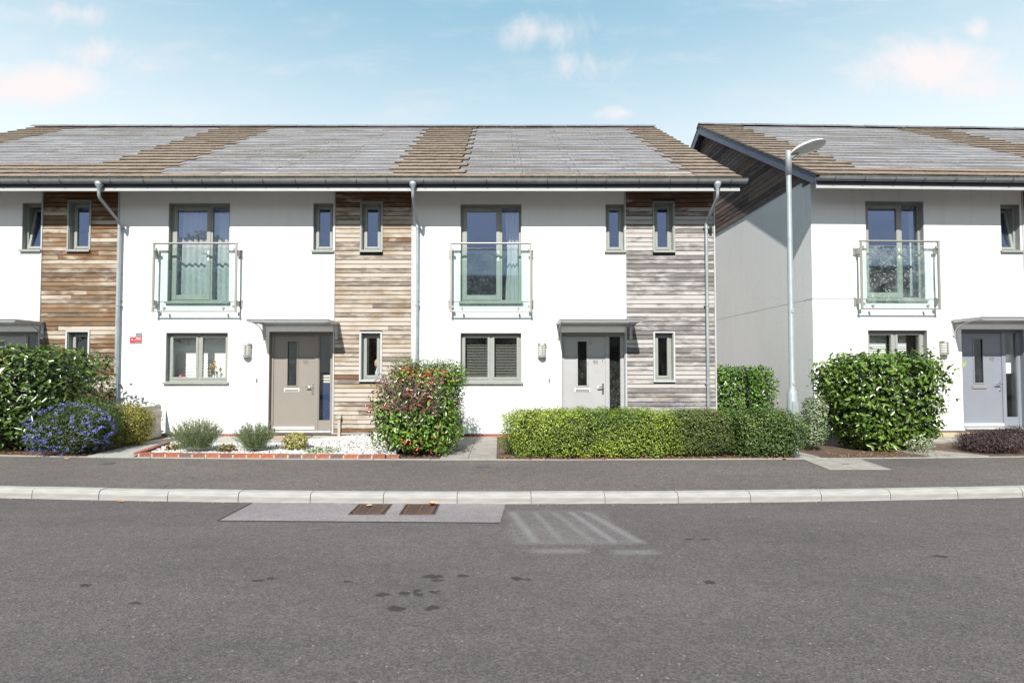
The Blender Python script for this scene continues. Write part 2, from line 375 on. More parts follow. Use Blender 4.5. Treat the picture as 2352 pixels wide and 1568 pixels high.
def asphalt(name, c0, c1, stains=False, coarse=1.0):
    m_ = bpy.data.materials.new(name); m_.use_nodes = True; t = NT(m_.node_tree)
    pos = t.n('ShaderNodeNewGeometry').outputs['Position']
    v = t.n('ShaderNodeTexVoronoi', ins={'Vector': pos, 'Scale': 75 / coarse}); vc = t.n('ShaderNodeSeparateColor', ins={0: v.outputs['Color']}).outputs[0]
    n1 = t.noise(pos, 160 / coarse, 3, .7); n2 = t.noise(t.mapping(pos, (.35, 1.0, 1)), .75, 6, .6); n3 = t.noise(pos, 6, 5, .65)
    c = t.mix(vc, c0, c1)
    c = t.mix(t.m('MULTIPLY', t.step(n1, .60, .74), .7), c, tuple(x * 1.9 for x in c1))
    c = t.mix(t.step(t.m('SUBTRACT', 1.0, n1), .60, .70), c, tuple(x * .35 for x in c0))
    v2 = t.n('ShaderNodeTexVoronoi', ins={'Vector': pos, 'Scale': 38}); vv = t.n('ShaderNodeSeparateColor', ins={0: v2.outputs['Color']}).outputs[1]
    c = t.mix(t.m('MULTIPLY', t.m('MULTIPLY', t.step(vv, .93, .97), .6), t.step(t.m('SUBTRACT', .32, v2.outputs['Distance']), 0, .12)), c, (.30, .27, .24))
    c = t.mix(1.0, c, t.ramp(t.m('ADD', t.m('MULTIPLY', n2, .65), t.m('MULTIPLY', n3, .35)), [(.32, (.74, .74, .75)), (.66, (1.18, 1.17, 1.16))]), 'MULTIPLY')
    if stains:
        def dist(cx, cy, sx, sy, rot=0):
            d = t.n('ShaderNodeVectorMath', operation='LENGTH', ins={0: t.mapping(t.n('ShaderNodeVectorMath', operation='SUBTRACT', ins={0: wob, 1: (cx, cy, 0)}).outputs[0], (1 / sx, 1 / sy, 0))})
            return d.outputs['Value']
        wob = t.n('ShaderNodeVectorMath', operation='ADD', ins={0: pos, 1: t.mapping(t.noise(pos, 14, 3, .6, 0, 1), (.10, .10, 0), (-.05, -.05, 0))}).outputs[0]
        dk = None
        for cx, cy, sx, sy in STAINS:
            k = t.step(t.m('SUBTRACT', 1.25, dist(cx, cy, sx, sy)), 0, .45); dk = k if dk is None else t.m('MAXIMUM', dk, k)
        c = t.mix(t.m('MULTIPLY', dk, .8), c, (.022, .02, .02))
        # worn remains of white paint: slanted bars closed by a bar in front
        sp = t.n('ShaderNodeSeparateXYZ', ins={0: pos}); px, py, _ = sp.outputs
        pm = None
        for x0, x1, wd, st in [(.12, .36, .07, .8), (.38, .62, .06, .6), (.60, .92, .07, .55), (.80, 1.12, .06, .85), (.98, 1.36, .07, .8)]:
            f = t.m('DIVIDE', t.m('SUBTRACT', 5.95, py), 1.12)
            xc = t.m('ADD', x0, t.m('MULTIPLY', f, x1 - x0 - .02))
            d = t.m('ABSOLUTE', t.m('SUBTRACT', px, xc))
            k = t.m('MULTIPLY', t.step(t.m('SUBTRACT', wd * 1.5, d), 0, wd * 1.5), t.m('MULTIPLY', t.m('MULTIPLY', t.step(py, 4.78, 4.9), t.step(t.m('SUBTRACT', 5.98, py), 0, .15)), st))
            pm = k if pm is None else t.m('MAXIMUM', pm, k)
        def bar(x0, x1, y0, y1, st):
            return t.m('MULTIPLY', t.m('MULTIPLY', t.m('MULTIPLY', t.step(px, x0, x0 + .15), t.step(t.m('SUBTRACT', x1, px), 0, .15)), t.m('MULTIPLY', t.step(py, y0, y0 + .08), t.step(t.m('SUBTRACT', y1, py), 0, .08))), st)
        for a in [(.05, 1.42, 4.76, 5.00, .35), (.22, .85, 4.53, 4.72, .5), (.95, 1.5, 4.50, 4.70, .5), (.0, 1.3, 4.85, 6.0, .22)]:
            pm = t.m('MAXIMUM', pm, bar(*a))
        pm = t.m('MULTIPLY', pm, t.m('ADD', .35, t.m('MULTIPLY', n1, .9)))
        c = t.mix(t.m('MULTIPLY', pm, .30, clamp=True), c, (.42, .43, .43))
    bp = t.n('ShaderNodeBump', ins={'Strength': .7, 'Distance': .006, 'Height': t.m('ADD', v.outputs['Distance'], n1)})
    p = t.n('ShaderNodeBsdfPrincipled', ins={'Base Color': c, 'Roughness': .9, 'Normal': bp.outputs[0], 'Specular IOR Level': .25})
    t.n('ShaderNodeOutputMaterial', ins={0: p.outputs[0]}); return m_
STAINS = [(-.55, 4.06, .09, .04), (-.30, 4.07, .05, .035), (-.5, 3.98, .05, .03), (-.72, 3.75, .05, .03), (-.87, 3.74, .04, .025), (-.63, 3.79, .03, .03),
          (-.60, 3.73, .04, .03), (-.50, 3.78, .05, .025), (-.72, 3.52, .06, .035), (-.48, 3.53, .05, .035), (-1.9, 3.98, .05, .02), (-1.82, 4.02, .04, .02),
          (.13, 4.02, .04, .03), (.2, 4.0, .04, .02), (-1.2, 3.97, .035, .02), (1.85, 4.95, .05, .02), (2.0, 4.95, .05, .02), (1.63, 3.95, .05, .03), (-2.6, 3.6, .05, .02), (-3.2, 3.9, .04, .02), (3.9, 4.5, .06, .025)]
M_road = asphalt('worn_road_asphalt', (.062, .054, .054), (.116, .103, .103), True, .95)
M_pave = asphalt('footway_asphalt', (.068, .059, .055), (.130, .113, .106), False, 1.1)
M_patch = asphalt('pale_asphalt_patch', (.15, .135, .139), (.245, .225, .232), False, .7)
M_conc = principled('kerb_concrete', (.275, .267, .255), .9, var=.16, vscale=5, bump=.6, bscale=120, wear=((.22, .21, .20), 2.6, .42), stretch=(.5, 1, 7))
M_slab = principled('paving_slab_concrete', (.215, .20, .18), .92, var=.16, vscale=5, bump=.5, bscale=140, wear=((.18, .17, .15), 3.0, .36))
M_slab2 = principled('path_concrete', (.265, .26, .24), .92, var=.14, vscale=4, bump=.5, bscale=140, wear=((.22, .21, .19), 3.0, .38))
M_soil = principled('bark_soil', (.075, .048, .032), .95, var=.5, vscale=20, bump=1.0, bscale=60)
M_ground = principled('distant_paving', (.095, .09, .086), .95, var=.3, vscale=2)

def sheet(name, poly, z, mat_, **k):
    me = bpy.data.meshes.new(name); me.from_pydata([(x, y, z) for x, y in poly], [], [tuple(range(len(poly)))]); me.materials.append(mat_)
    return tag(inst(name, me, None), **k)
sheet('ground', [(-400, -400), (400, -400), (400, 400), (-400, 400)], -.04, M_ground, kind='structure')
xs = [x * .5 for x in range(-90, 91)]
sheet('road', [(xs[0], -4.6), (xs[-1], -4.6)] + [(x, KY(x) + .06) for x in reversed(xs)], 0, M_road, kind='structure')
mb = MB()
vs = []; fs = []
for i, x in enumerate(xs): vs += [(x, KY(x) + .135, .120), (x, (KY(x) + BY(x)) / 2, .172 + .004 * math.sin(x * .9)), (x, BY(x), .222)]
for i in range(len(xs) - 1): fs += [(3 * i, 3 * i + 3, 3 * i + 4, 3 * i + 1), (3 * i + 1, 3 * i + 4, 3 * i + 5, 3 * i + 2)]
mb.add(vs, fs).build('pavement', M_pave, kind='structure')
# soil of the front gardens, slightly uneven
gx = np.linspace(-20, 20, 160); gy = np.linspace(0, 1, 28)
vs = []; fs = []
for i, x in enumerate(gx):
    for j, t_ in enumerate(gy):
        y = BY(x) + .055 + t_ * 15; vs.append((x, y, .222 + .012 * math.sin(x * 5.1 + y * 3) + .008 * math.sin(x * 13 - y * 9)))
nj = len(gy)
for i in range(len(gx) - 1):
    for j in range(nj - 1): a = i * nj + j; fs.append((a, a + nj, a + nj + 1, a + 1))
MB().add(vs, fs).build('garden_soil', M_soil, kind='structure')

# kerb: one stone every 0.915 m along the bend
kerb = empty('kerb', (0, 6.3, 0), kind='structure')
prof = [(0, -.05), (.004, .075), (.018, .108), (.040, .123), (.130, .126), (.130, -.05)]
km = MB().extrude_x(prof, 0, .9055).mesh('kerb_stone', M_conc)
k_mat = principled('kerb_joint_mortar', (.12, .11, .10), .95)
for k in range(-26, 27):
    xa = -.538 + .915 * k; xb = xa + .915; ya, yb = KY(xa), KY(xb)
    o = inst('kerb_stone', km, kerb, (xa + .004, ya - 6.3, random.uniform(-.003, .003)), (0, 0, math.atan2(yb - ya, .915)))
    o.scale = (math.hypot(.915, yb - ya) / .915, 1, 1)
jm = MB()
for k in range(-26, 27):
    xa = -.538 + .915 * k; xb = xa + .915; n0 = len(jm.v); ya, yb = KY(xa) + .014, KY(xb) + .014
    jm.add([(xa, ya - 6.3, 0), (xb, yb - 6.3, 0), (xb, yb + .005 - 6.3, .085), (xa, ya + .005 - 6.3, .085), (xa, ya + .035 - 6.3, .112), (xb, yb + .035 - 6.3, .112)], [(0, 1, 2, 3), (3, 2, 5, 4)])
jm.build('mortar_joint', k_mat, kerb)
# thin concrete edging at the back of the pavement
edg = empty('path_edging', (0, 8, 0), kind='structure')
em = MB().box(0, .905, 0, .05, .1, .232).mesh('edging_stone', M_slab2)
for k in range(-16, 18):
    xa = -.2 + .915 * k; xb = xa + .915
    inst('edging_stone', em, edg, (xa, BY(xa) - 8 + .002, random.uniform(-.003, .004)), (0, 0, math.atan2(BY(xb) - BY(xa), .915)))

# asphalt patch around the drains
pt = [(-3.09, 6.235), (-3.10, 5.53), (-.01, 5.46), (.07, 6.17)]
sheet('road_patch', [(-3.10, 5.535), (-.01, 5.46), (.06, 6.225), (-3.08, 6.285)], .004, M_patch, kind='structure')
M_tar = principled('tar_seal', (.022, .02, .02), .6)
MB().bar((-3.09, 6.24, .006), (-3.10, 5.53, .006), .022, .004).bar((-3.1, 5.532, .006), (-.01, 5.458, .006), .008, .004).build('tar_joint', M_tar, kind='structure')

# drains
M_rust = principled('rusty_cast_iron', (.085, .048, .034), .85, var=.3, vscale=12, bump=.7, bscale=90)
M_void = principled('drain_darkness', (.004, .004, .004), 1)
def grate(cx, label):
    g = empty('drain_grate', (cx, 5.975, 0), label=label, cat='drain cover', group='gully grates beside the kerb')
    W, D, sk = .155, .185, .10     # half size; a hinged grate standing in a slightly larger frame
    def P(u, v, z): return (u * W, v * D, z)
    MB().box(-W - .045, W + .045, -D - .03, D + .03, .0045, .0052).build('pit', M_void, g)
    f = MB()
    f.box(-W - .045, W + .045, -D - .035, -D - .018, .005, .013); f.box(-W - .045, W + .045, D + .018, D + .035, .005, .013)
    f.box(-W - .052, -W - .04, -D - .035, D + .035, .005, .012); f.box(W + .04, W + .052, -D - .035, D + .035, .005, .012)
    f.build('frame', M_rust, g)
    bm_ = MB().box(-W, W, -.0095, .0095, .0064, .0095).mesh('bar', M_rust)
    for k in range(8):
        inst('bar', bm_, g, (0, -D + .02 + k * (2 * D - .04) / 7, 0))
    rm = MB().box(-.007, .007, -D, D, .0066, .0105).mesh('cross_rib', M_rust)
    for u in (-W, 0, W): inst('cross_rib', rm, g, (u * .97, 0, 0))
    for s_ in (-1, 1):
        hm_ = MB().box(-.012, .012, -.0125, .0125, .0075, .0155).mesh('hinge_lug', M_rust)
        for k in range(5): inst('hinge_lug', hm_, g, (s_ * (W + .012), -D + .0625 + k * .07, 0))
    return g
grate(-1.535, 'left rusty drain grate of the pair, with a pale twig on its bars')
grate(-.955, 'right rusty drain grate of the pair, with a dry tan leaf on it')

# covers in the pavement
M_iron = principled('worn_iron_cover', (.075, .08, .085), .55, metal=.4, var=.2, vscale=15, bump=.5, bscale=120)
def cover(name, x, y, w_, d_, mat_, label, cat, skew=0.0, rnd=False):
    z = .125 + (y - KY(x) - .135) / (BY(x) - KY(x) - .135) * .097 + .0065
    slope = .097 / (BY(x) - KY(x) - .135)
    e = empty(name, (x, y, z), label=label, cat=cat); e.rotation_euler = (math.atan(slope), 0, 0)
    if rnd:
        b_ = MB(); b_.prism([(w_ / 2 * math.cos(a), d_ / 2 * math.sin(a)) for a in [k * math.pi / 12 for k in range(24)]], -.004, .003); b_.build('lid', mat_, e)
        b_ = MB(); b_.prism([(w_ * .75 * math.cos(a), d_ * .62 * math.sin(a)) for a in [R(45) + k * math.pi / 2 for k in range(4)]], -.006, .0015); b_.build('frame', M_iron, e)
    else:
        MB().prism([(-w_ / 2, d_ / 2), (-w_ / 2 + skew, -d_ / 2), (w_ / 2 + skew * .1, -d_ / 2), (w_ / 2, d_ / 2)][::-1], -.004, .002).build('lid', mat_, e)
        fr = MB(); q = [(-w_ / 2, d_ / 2), (-w_ / 2 + skew, -d_ / 2), (w_ / 2 + skew * .1, -d_ / 2), (w_ / 2, d_ / 2)]
        for a, b_ in zip(q, q[1:] + q[:1]): fr.bar((a[0], a[1], .001), (b_[0], b_[1], .001), .012, .008)
        fr.build('frame', M_iron if d_ < .5 else M_slab2, e)
    return e
c = cover('inspection_cover', 5.30, 7.74, .90, .60, M_slab, 'pale concrete inspection cover sunk in the pavement at the right', 'manhole cover')
MB().box(-.05, .05, -.012, .012, .002, .0035).build('lifting_slot', M_black, c, rot=(0, 0, -.3))
cover('stopcock_cover', -.264, 7.60, .17, .13, M_iron, 'small rectangular iron cover in the pavement before the slab path', 'water cover')
cover('round_cover', -6.1, 7.80, .17, .15, M_iron, 'small round iron cover in the pavement at the left', 'water cover', rnd=True)

# ------------------------------------------------------------------ garden paths (slabs)
def clip(poly, clipper):
    out = poly
    for i in range(len(clipper)):
        a, b_ = clipper[i], clipper[(i + 1) % len(clipper)]; inp, out = out, []
        if not inp: return []
        side = lambda p: (b_[0] - a[0]) * (p[1] - a[1]) - (b_[1] - a[1]) * (p[0] - a[0])
        for j in range(len(inp)):
            p, q = inp[j - 1], inp[j]; sp_, sq = side(p), side(q)
            if (sp_ >= 0) != (sq >= 0):
                t_ = sp_ / (sp_ - sq); out.append((p[0] + t_ * (q[0] - p[0]), p[1] + t_ * (q[1] - p[1])))
            if sq >= 0: out.append(q)
    return out
def slab_path(polys, sx, sy, z, mat_, ang=0, off=(0, 0)):
    p = empty('garden_path', (0, 9, 0), kind='structure')
    ca, sa = math.cos(ang), math.sin(ang)
    for poly in polys:
        cx = sum(q[0] for q in poly) / len(poly); cy = sum(q[1] for q in poly) / len(poly)
        for i in range(-9, 10):
            for j in range(-9, 10):
                q = [(cx + off[0] + ca * u - sa * v, cy + off[1] + sa * u + ca * v) for u, v in
                     [(i * sx + .004, j * sy + .004), ((i + 1) * sx - .004, j * sy + .004), ((i + 1) * sx - .004, (j + 1) * sy - .004), (i * sx + .004, (j + 1) * sy - .004)]]
                q = clip(q, poly)
                if len(q) >= 3:
                    ar = abs(sum(q[k - 1][0] * q[k][1] - q[k][0] * q[k - 1][1] for k in range(len(q)))) / 2
                    if ar > .008:
                        MB().prism([(a, b_ - 9) for a, b_ in q], .15, z + random.uniform(-.003, .003)).build('paving_slab', mat_, p)
    return p
slab_path([[(-6.78, 8.26), (-5.98, 8.20), (-6.30, 9.62), (-6.95, 9.62)], [(-6.95, 9.62), (-4.05, 9.62), (-3.25, 10.72), (-6.95, 10.72)]], .6, .6, .248, M_slab2)
slab_path([[(-.98, 8.06), (-.06, 8.055), (-.06, 10.7), (-.98, 10.7)]], .455, .6, .240, M_slab, off=(0, .1))
slab_path([[(4.86, 8.15), (5.95, 8.19), (5.12, 9.6), (4.95, 12.5), (4.66, 12.5), (4.66, 9)]], .6, .6, .240, M_slab, ang=.1)
slab_path([[(7.02, 8.25), (8.05, 8.30), (7.35, 9.3), (6.9, 9.3)], [(6.9, 9.3), (7.35, 9.3), (8.9, 9.9), (11.5, 10.0), (11.5, 10.75), (7.2, 10.6)]], .9, .9, .246, M_slab, ang=-.5)

# ------------------------------------------------------------------ houses
WALL_Y = 10.75
EAVE_Y, EAVE_Z, TAN = -.70, 5.555, .672
PITCH = math.atan(TAN); GAUGE = .345; NC = 20
RIDGE_Y = EAVE_Y + NC * GAUGE * math.cos(PITCH); RIDGE_Z = EAVE_Z + NC * GAUGE * math.sin(PITCH)

def holed(mb, x0, x1, z0, z1, holes, y0, y1):
    xs_ = sorted({x0, x1} | {min(max(v, x0), x1) for h in holes for v in h[:2]})
    zs_ = sorted({z0, z1} | {min(max(v, z0), z1) for h in holes for v in h[2:]})
    solid = lambda i, j: 0 <= i < len(xs_) - 1 and 0 <= j < len(zs_) - 1 and not any(
        h[0] - 1e-6 <= xs_[i] and xs_[i + 1] <= h[1] + 1e-6 and h[2] - 1e-6 <= zs_[j] and zs_[j + 1] <= h[3] + 1e-6 for h in holes)
    for i in range(len(xs_) - 1):
        for j in range(len(zs_) - 1):
            if not solid(i, j): continue
            a, b_, c, d = xs_[i], xs_[i + 1], zs_[j], zs_[j + 1]
            mb.add([(a, y0, c), (b_, y0, c), (b_, y0, d), (a, y0, d)], [(0, 1, 2, 3)])
            mb.add([(a, y1, c), (b_, y1, c), (b_, y1, d), (a, y1, d)], [(3, 2, 1, 0)])
            if not solid(i - 1, j): mb.add([(a, y0, c), (a, y1, c), (a, y1, d), (a, y0, d)], [(3, 2, 1, 0)])
            if not solid(i + 1, j): mb.add([(b_, y0, c), (b_, y1, c), (b_, y1, d), (b_, y0, d)], [(0, 1, 2, 3)])
            if not solid(i, j - 1): mb.add([(a, y0, c), (b_, y0, c), (b_, y1, c), (a, y1, c)], [(3, 2, 1, 0)])
            if not solid(i, j + 1): mb.add([(a, y0, d), (b_, y0, d), (b_, y1, d), (a, y1, d)], [(0, 1, 2, 3)])

def ring(mb, x0, x1, z0, z1, w_, y0, y1, wt=None, wb=None):
    wt = w_ if wt is None else wt; wb = w_ if wb is None else wb
    mb.box(x0, x0 + w_, y0, y1, z0, z1); mb.box(x1 - w_, x1, y0, y1, z0, z1)
    mb.box(x0 + w_, x1 - w_, y0, y1, z0, z0 + wb); mb.box(x0 + w_, x1 - w_, y0, y1, z1 - wt, z1)

def window(H, x0, x1, z0, z1, kind='single', glass=None, surround=False, tilt=0, liner=True, sill=True, rec=.10, handle=False):
    glass = glass or G_win
    b_ = MB(); g = .003
    if liner:
        ring(b_, x0 + g, x1 - g, z0 + g, z1 - g, .010, .004, rec + .05)
    ring(b_, x0 + .012, x1 - .012, z0 + .012, z1 - .012, .042, rec, rec + .07)
    if kind in ('double',):
        xm = (x0 + x1) / 2; b_.box(xm - .026, xm + .026, rec + .001, rec + .069, z0 + .054, z1 - .054)
    if kind == 'french':
        xm = x0 + (x1 - x0) * .665; b_.box(xm - .022, xm + .022, rec + .001, rec + .069, z0 + .054, z1 - .054)
    if surround:
        ring(b_, x0 - .032, x1 + .032, z0 - .032, z1 + .034, .034, -.016, .003)
    wn = b_.build('window', M_sage, H)
    if surround and surround != 'sage':
        wn.data.materials.clear(); wn.data.materials.append(M_sage)
        s_ = MB(); ring(s_, x0 - .034, x1 + .034, z0 - .034, z1 + .036, .035, -.020, -.0165); s_.build('surround', M_trim, wn)
    if sill:
        MB().box(x0 - .03, x1 + .03, -.045, .02, z0 - .028, z0 + .002).box(x0 - .03, x1 + .03, -.05, -.042, z0 - .045, z0 + .002).build('sill', M_sage, wn)
    def leaf(a, b2, c, d, wd=.052, dy=-.012, wb=None, tl=0):
        e = MB(); ring(e, a, b2, 0, d - c, wd, 0, .055, wb=wb)
        s_ = e.build('sash', M_sage, wn, (0, rec + dy, c), (-tl, 0, 0)); bevel(s_, .004)
        MB().box(a + wd - .004, b2 - wd + .004, .026, .030, (wb or wd) - .004, d - c - wd + .004).build('pane', glass, wn, (0, rec + dy, c), (-tl, 0, 0))
    i = .050
    if kind == 'single':
        leaf(x0 + i, x1 - i, z0 + i, z1 - i, tl=tilt)
    elif kind == 'double':
        leaf(x0 + i, xm - .022, z0 + i, z1 - i); leaf(xm + .022, x1 - i, z0 + i, z1 - i)
    elif kind == 'french':
        leaf(x0 + i, xm - .018, z0 + i, z1 - i, .085, wb=.11)
        MB().box(xm + .018, x1 - .05, rec + .026, rec + .030, z0 + .05, z1 - .05).build('pane', glass, wn)
        h = MB(); hx = xm - .06; hz = z0 + 1.0
        h.box(hx - .014, hx + .014, rec - .022, rec - .012, hz - .10, hz + .12)
        h.tube([(hx, rec - .02, hz + .05), (hx, rec - .06, hz + .05), (hx - .115, rec - .062, hz + .05)], .010, 8)
        h.build('handle', M_white, wn)
    return wn

def digits(txt, size, parent, loc, mat_, rx=90, depth=.003, name='number'):
    cu = bpy.data.curves.new('t', 'FONT'); cu.body = txt; cu.size = size; cu.extrude = depth; cu.align_x = 'CENTER'; cu.align_y = 'CENTER'
    to = bpy.data.objects.new('t', cu); COL.objects.link(to)
    dg = bpy.context.evaluated_depsgraph_get(); me = bpy.data.meshes.new_from_object(to.evaluated_get(dg))
    bpy.data.objects.remove(to); bpy.data.curves.remove(cu)
    me.materials.clear(); me.materials.append(mat_); me.name = name
    return inst(name, me, parent, loc, (R(rx), 0, 0))

def door(H, x0, x1, z0, z1, paint, number, cols=None):
    P = M_doors[paint]; rec = .085
    w_ = x1 - x0; xm = x0 + w_ * .725
    f = MB(); ring(f, x0 + .003, x1 - .003, z0 + .003, z1 - .003, .012, .004, rec + .05)
    ring(f, x0 + .014, x1 - .014, z0 + .014, z1 - .014, .055, rec, rec + .08, wb=.01)
    f.box(xm - .035, xm + .035, rec + .001, rec + .079, z0 + .02, z1 - .069)
    fr = f.build('door_frame', P, H); bevel(fr, .003)
    # leaf
    la, lb, lz0, lz1 = x0 + .069, xm - .036, z0 + .035, z1 - .075
    sx0, sx1 = la + (lb - la) * .385 - .055, la + (lb - la) * .385 + .155
    sz0, sz1 = z0 + .965, z0 + 1.935
    l = MB(); holed(l, la, lb, lz0, lz1, [(sx0, sx1, sz0, sz1)], rec + .018, rec + .062)
    lf = l.build('door', P, H)
    m_ = MB(); ring(m_, sx0 - .022, sx1 + .022, sz0 - .022, sz1 + .022, .030, rec + .008, rec + .0175); bevel(m_.build('glazing_bead', P, lf), .003)
    MB().box(sx0, sx1, rec + .034, rec + .040, sz0, sz1).build('pane', G_obsc, lf)
    lx = (sx0 + sx1) / 2
    e = MB(); e.box(lx - .165, lx + .165, rec + .006, rec + .0175, z0 + .835, z0 + .915, 0); e.box(lx - .15, lx + .15, rec - .001, rec + .0055, z0 + .848, z0 + .902, 1)
    bevel(e.build('letterbox', [M_white if paint != 'blue' else M_steel, M_steel], lf), .003)
    hx = lb - .055; hz = z0 + .95
    h = MB(); h.box(hx - .016, hx + .016, rec + .004, rec + .0175, hz - .16, hz + .07)
    h.tube([(hx, rec + .01, hz), (hx, rec - .045, hz), (hx - .05, rec - .05, hz + .004), (hx - .13, rec - .045, hz - .008)], [.012, .012, .015, .011], 10)
    h.tube([(hx, rec + .008, hz - .125), (hx, rec - .004, hz - .125)], .012, 10)
    h.build('handle', M_chrome, lf)
    MB().box(la, lb, rec - .004, rec + .0175, lz0, lz0 + .035).box(la, lb, rec - .012, rec + .0175, lz0 + .040, lz0 + .052).build('weather_bar', M_white, lf)
    digits(number, .112, lf, (la + (lb - la) * .765, rec + .014, z0 + 1.48), M_gutter)
    MB().tube([(lb - .06, rec + .0175, z0 + 1.51), (lb - .06, rec + .008, z0 + 1.51)], .011, 10).build('spyhole', M_chrome, lf)
    # sidelight
    s_ = MB(); ring(s_, xm + .036, x1 - .070, z0 + .025, z1 - .070, .018, rec + .01, rec + .06, wb=.20)
    sl_ = s_.build('sidelight', P, H)
    MB().box(xm + .05, x1 - .084, rec + .030, rec + .036, z0 + .22, z1 - .084).build('pane', G_obsc if paint == 'grey' else G_win, sl_)
    MB().box(x0 + .02, x1 - .02, -.05, rec - .002, z0 - .02, z0 + .012).build('threshold', M_trim, H)

def canopy(H, x0, x1, z):
    D = .645
    c = MB()
    c.box(x0 - .06, x1 + .06, -D - .05, -.02, z + .018, z + .028)
    root = c.build('door_canopy', G_canopy, H)
    r = MB(); r.box(x0 - .05, x1 + .05, -D - .022, -D + .022, z - .030, z + .017); bevel(r.build('front_rail', M_canopyframe, root), .008, 2)
    r = MB(); r.box(x0 + .026, x1 - .026, -.05, -.004, z - .020, z + .017); r.box(x0 + .026, x1 - .026, -.016, -.003, z - .06, z - .021); r.build('wall_rail', M_canopyframe, root)
    for sx in (x0, x1):
        a = MB(); a.box(sx - .024, sx + .024, -D + .023, -.004, z - .035, z + .0175)
        pts = [(sx, -.03 - .52 * (1 - math.cos(t_)), z - .30 + .27 * math.sin(t_)) for t_ in [R(k) for k in range(0, 95, 10)]]
        for p, q in zip(pts, pts[1:]): a.bar(p, q, .022, .016)
        a.build('support_arm', M_canopyframe, root)
        p = MB(); p.tube([(sx, -.004, z - .04), (sx, -.022, z - .04)], .034, 12); p.box(sx - .03, sx + .03, -.018, -.003, z - .30, z - .035)
        p.tube([(sx, -.003, z - .31), (sx, -.026, z - .31)], .036, 12); p.build('wall_plate', M_canopyframe, root)
    for k in (1, 2):
        xb = x0 + (x1 - x0) * k / 3
        MB().tube([(xb, -D, z + .0285), (xb, -D, z + .036)], .014, 8).tube([(xb + .1, -.05, z + .0285), (xb + .1, -.05, z + .036)], .014, 8).build('fixing', M_chrome, root)

def balcony(H, x0, x1, z0, z1, glass):
    y = -.15
    root = MB().tube([(x0 - .015, y, z1 - .02), (x1 + .015, y, z1 - .02)], .022, 10).build('juliet_balcony', M_steel, H)
    MB().tube([(x0 - .02, y, z0 + .012), (x1 + .02, y, z0 + .012)], .016, 10).build('bottom_rail', M_steel, root)
    for sx in (x0 + .012, x1 - .012):
        MB().box(sx - .020, sx + .020, y - .018, y + .018, z0 - .01, z1 - .03).build('post', M_steel, root)
        out = -1 if sx < (x0 + x1) / 2 else 1
        for zz in (z1 - .30, z0 + .10):
            p = MB(); p.box(sx + out * .045 - .028, sx + out * .045 + .028, -.016, -.004, zz - .01, zz + .17)
            p.box(sx + (out * .018) - .01, sx + (out * .018) + .01, y + .0185, -.0165, zz + .02, zz + .14)
            for zb in (zz + .025, zz + .135): p.tube([(sx + out * .045, -.0165, zb), (sx + out * .045, -.024, zb)], .007, 8)
            p.build('wall_bracket', M_steel, root)
        for zz in (z1 - .15, z0 + .11):
            MB().box(sx - out * .022 - .002, sx - out * .06, y - .02, y + .02, zz - .025, zz + .025).build('glass_clamp', M_steel, root)
    MB().box(x0 + .06, x1 - .06, y - .005, y + .005, z0 + .04, z1 - .11).build('glass_pane', glass, root)
    for sx in (x0 + .25, x1 - .27):
        MB().tube([(sx, y - .022, z0 + .075), (sx, y + .022, z0 + .075)], .024, 12).box(sx - .01, sx + .01, y - .004, y + .004, z0 + .012, z0 + .052).build('glass_stud', M_steel, root)

def boards(H, x0, x1, z0, z1, holes, tm, pitch=.0955, joints=.25, dark_top=True, orange=0.0):
    """horizontal cladding boards, each its own piece, cut round the window openings"""
    me = MB().extrude_x([(-.003, 0), (-.006, pitch - .015), (.022, pitch - .015), (.022, 0)][::-1], 0, 1).mesh('timber_board', tm)
    z = z0; k = 0
    while z < z1 - .02:
        zt = z + pitch
        spans = [(x0, x1)]
        for h in holes:
            if h[2] - .035 < zt - .02 and h[3] + .035 > z + .02:
                new = []
                for a, b_ in spans:
                    if h[0] - .034 > a + .02 and h[0] - .034 < b_: new.append((a, h[0] - .034))
                    if h[1] + .034 < b_ - .02 and h[1] + .034 > a: new.append((h[1] + .034, b_))
                    if h[1] + .034 <= a or h[0] - .034 >= b_: new.append((a, b_))
                spans = new
        for a, b_ in spans:
            cuts = [a]
            if b_ - a > 1.0 and random.random() < joints:
                for _ in range(random.choice((1, 1, 2))): cuts.append(random.uniform(a + .3, b_ - .3))
                cuts = sorted(cuts)
                cuts = [c for i, c in enumerate(cuts) if i == 0 or c - cuts[i - 1] > .25]
            cuts.append(b_)
            for p, q in zip(cuts, cuts[1:]):
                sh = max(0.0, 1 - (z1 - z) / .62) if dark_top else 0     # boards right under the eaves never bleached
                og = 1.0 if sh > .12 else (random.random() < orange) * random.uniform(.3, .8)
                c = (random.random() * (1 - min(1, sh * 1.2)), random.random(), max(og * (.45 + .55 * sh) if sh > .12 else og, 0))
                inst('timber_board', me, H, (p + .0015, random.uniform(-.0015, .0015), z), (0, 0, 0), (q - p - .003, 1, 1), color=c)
        z = zt; k += 1

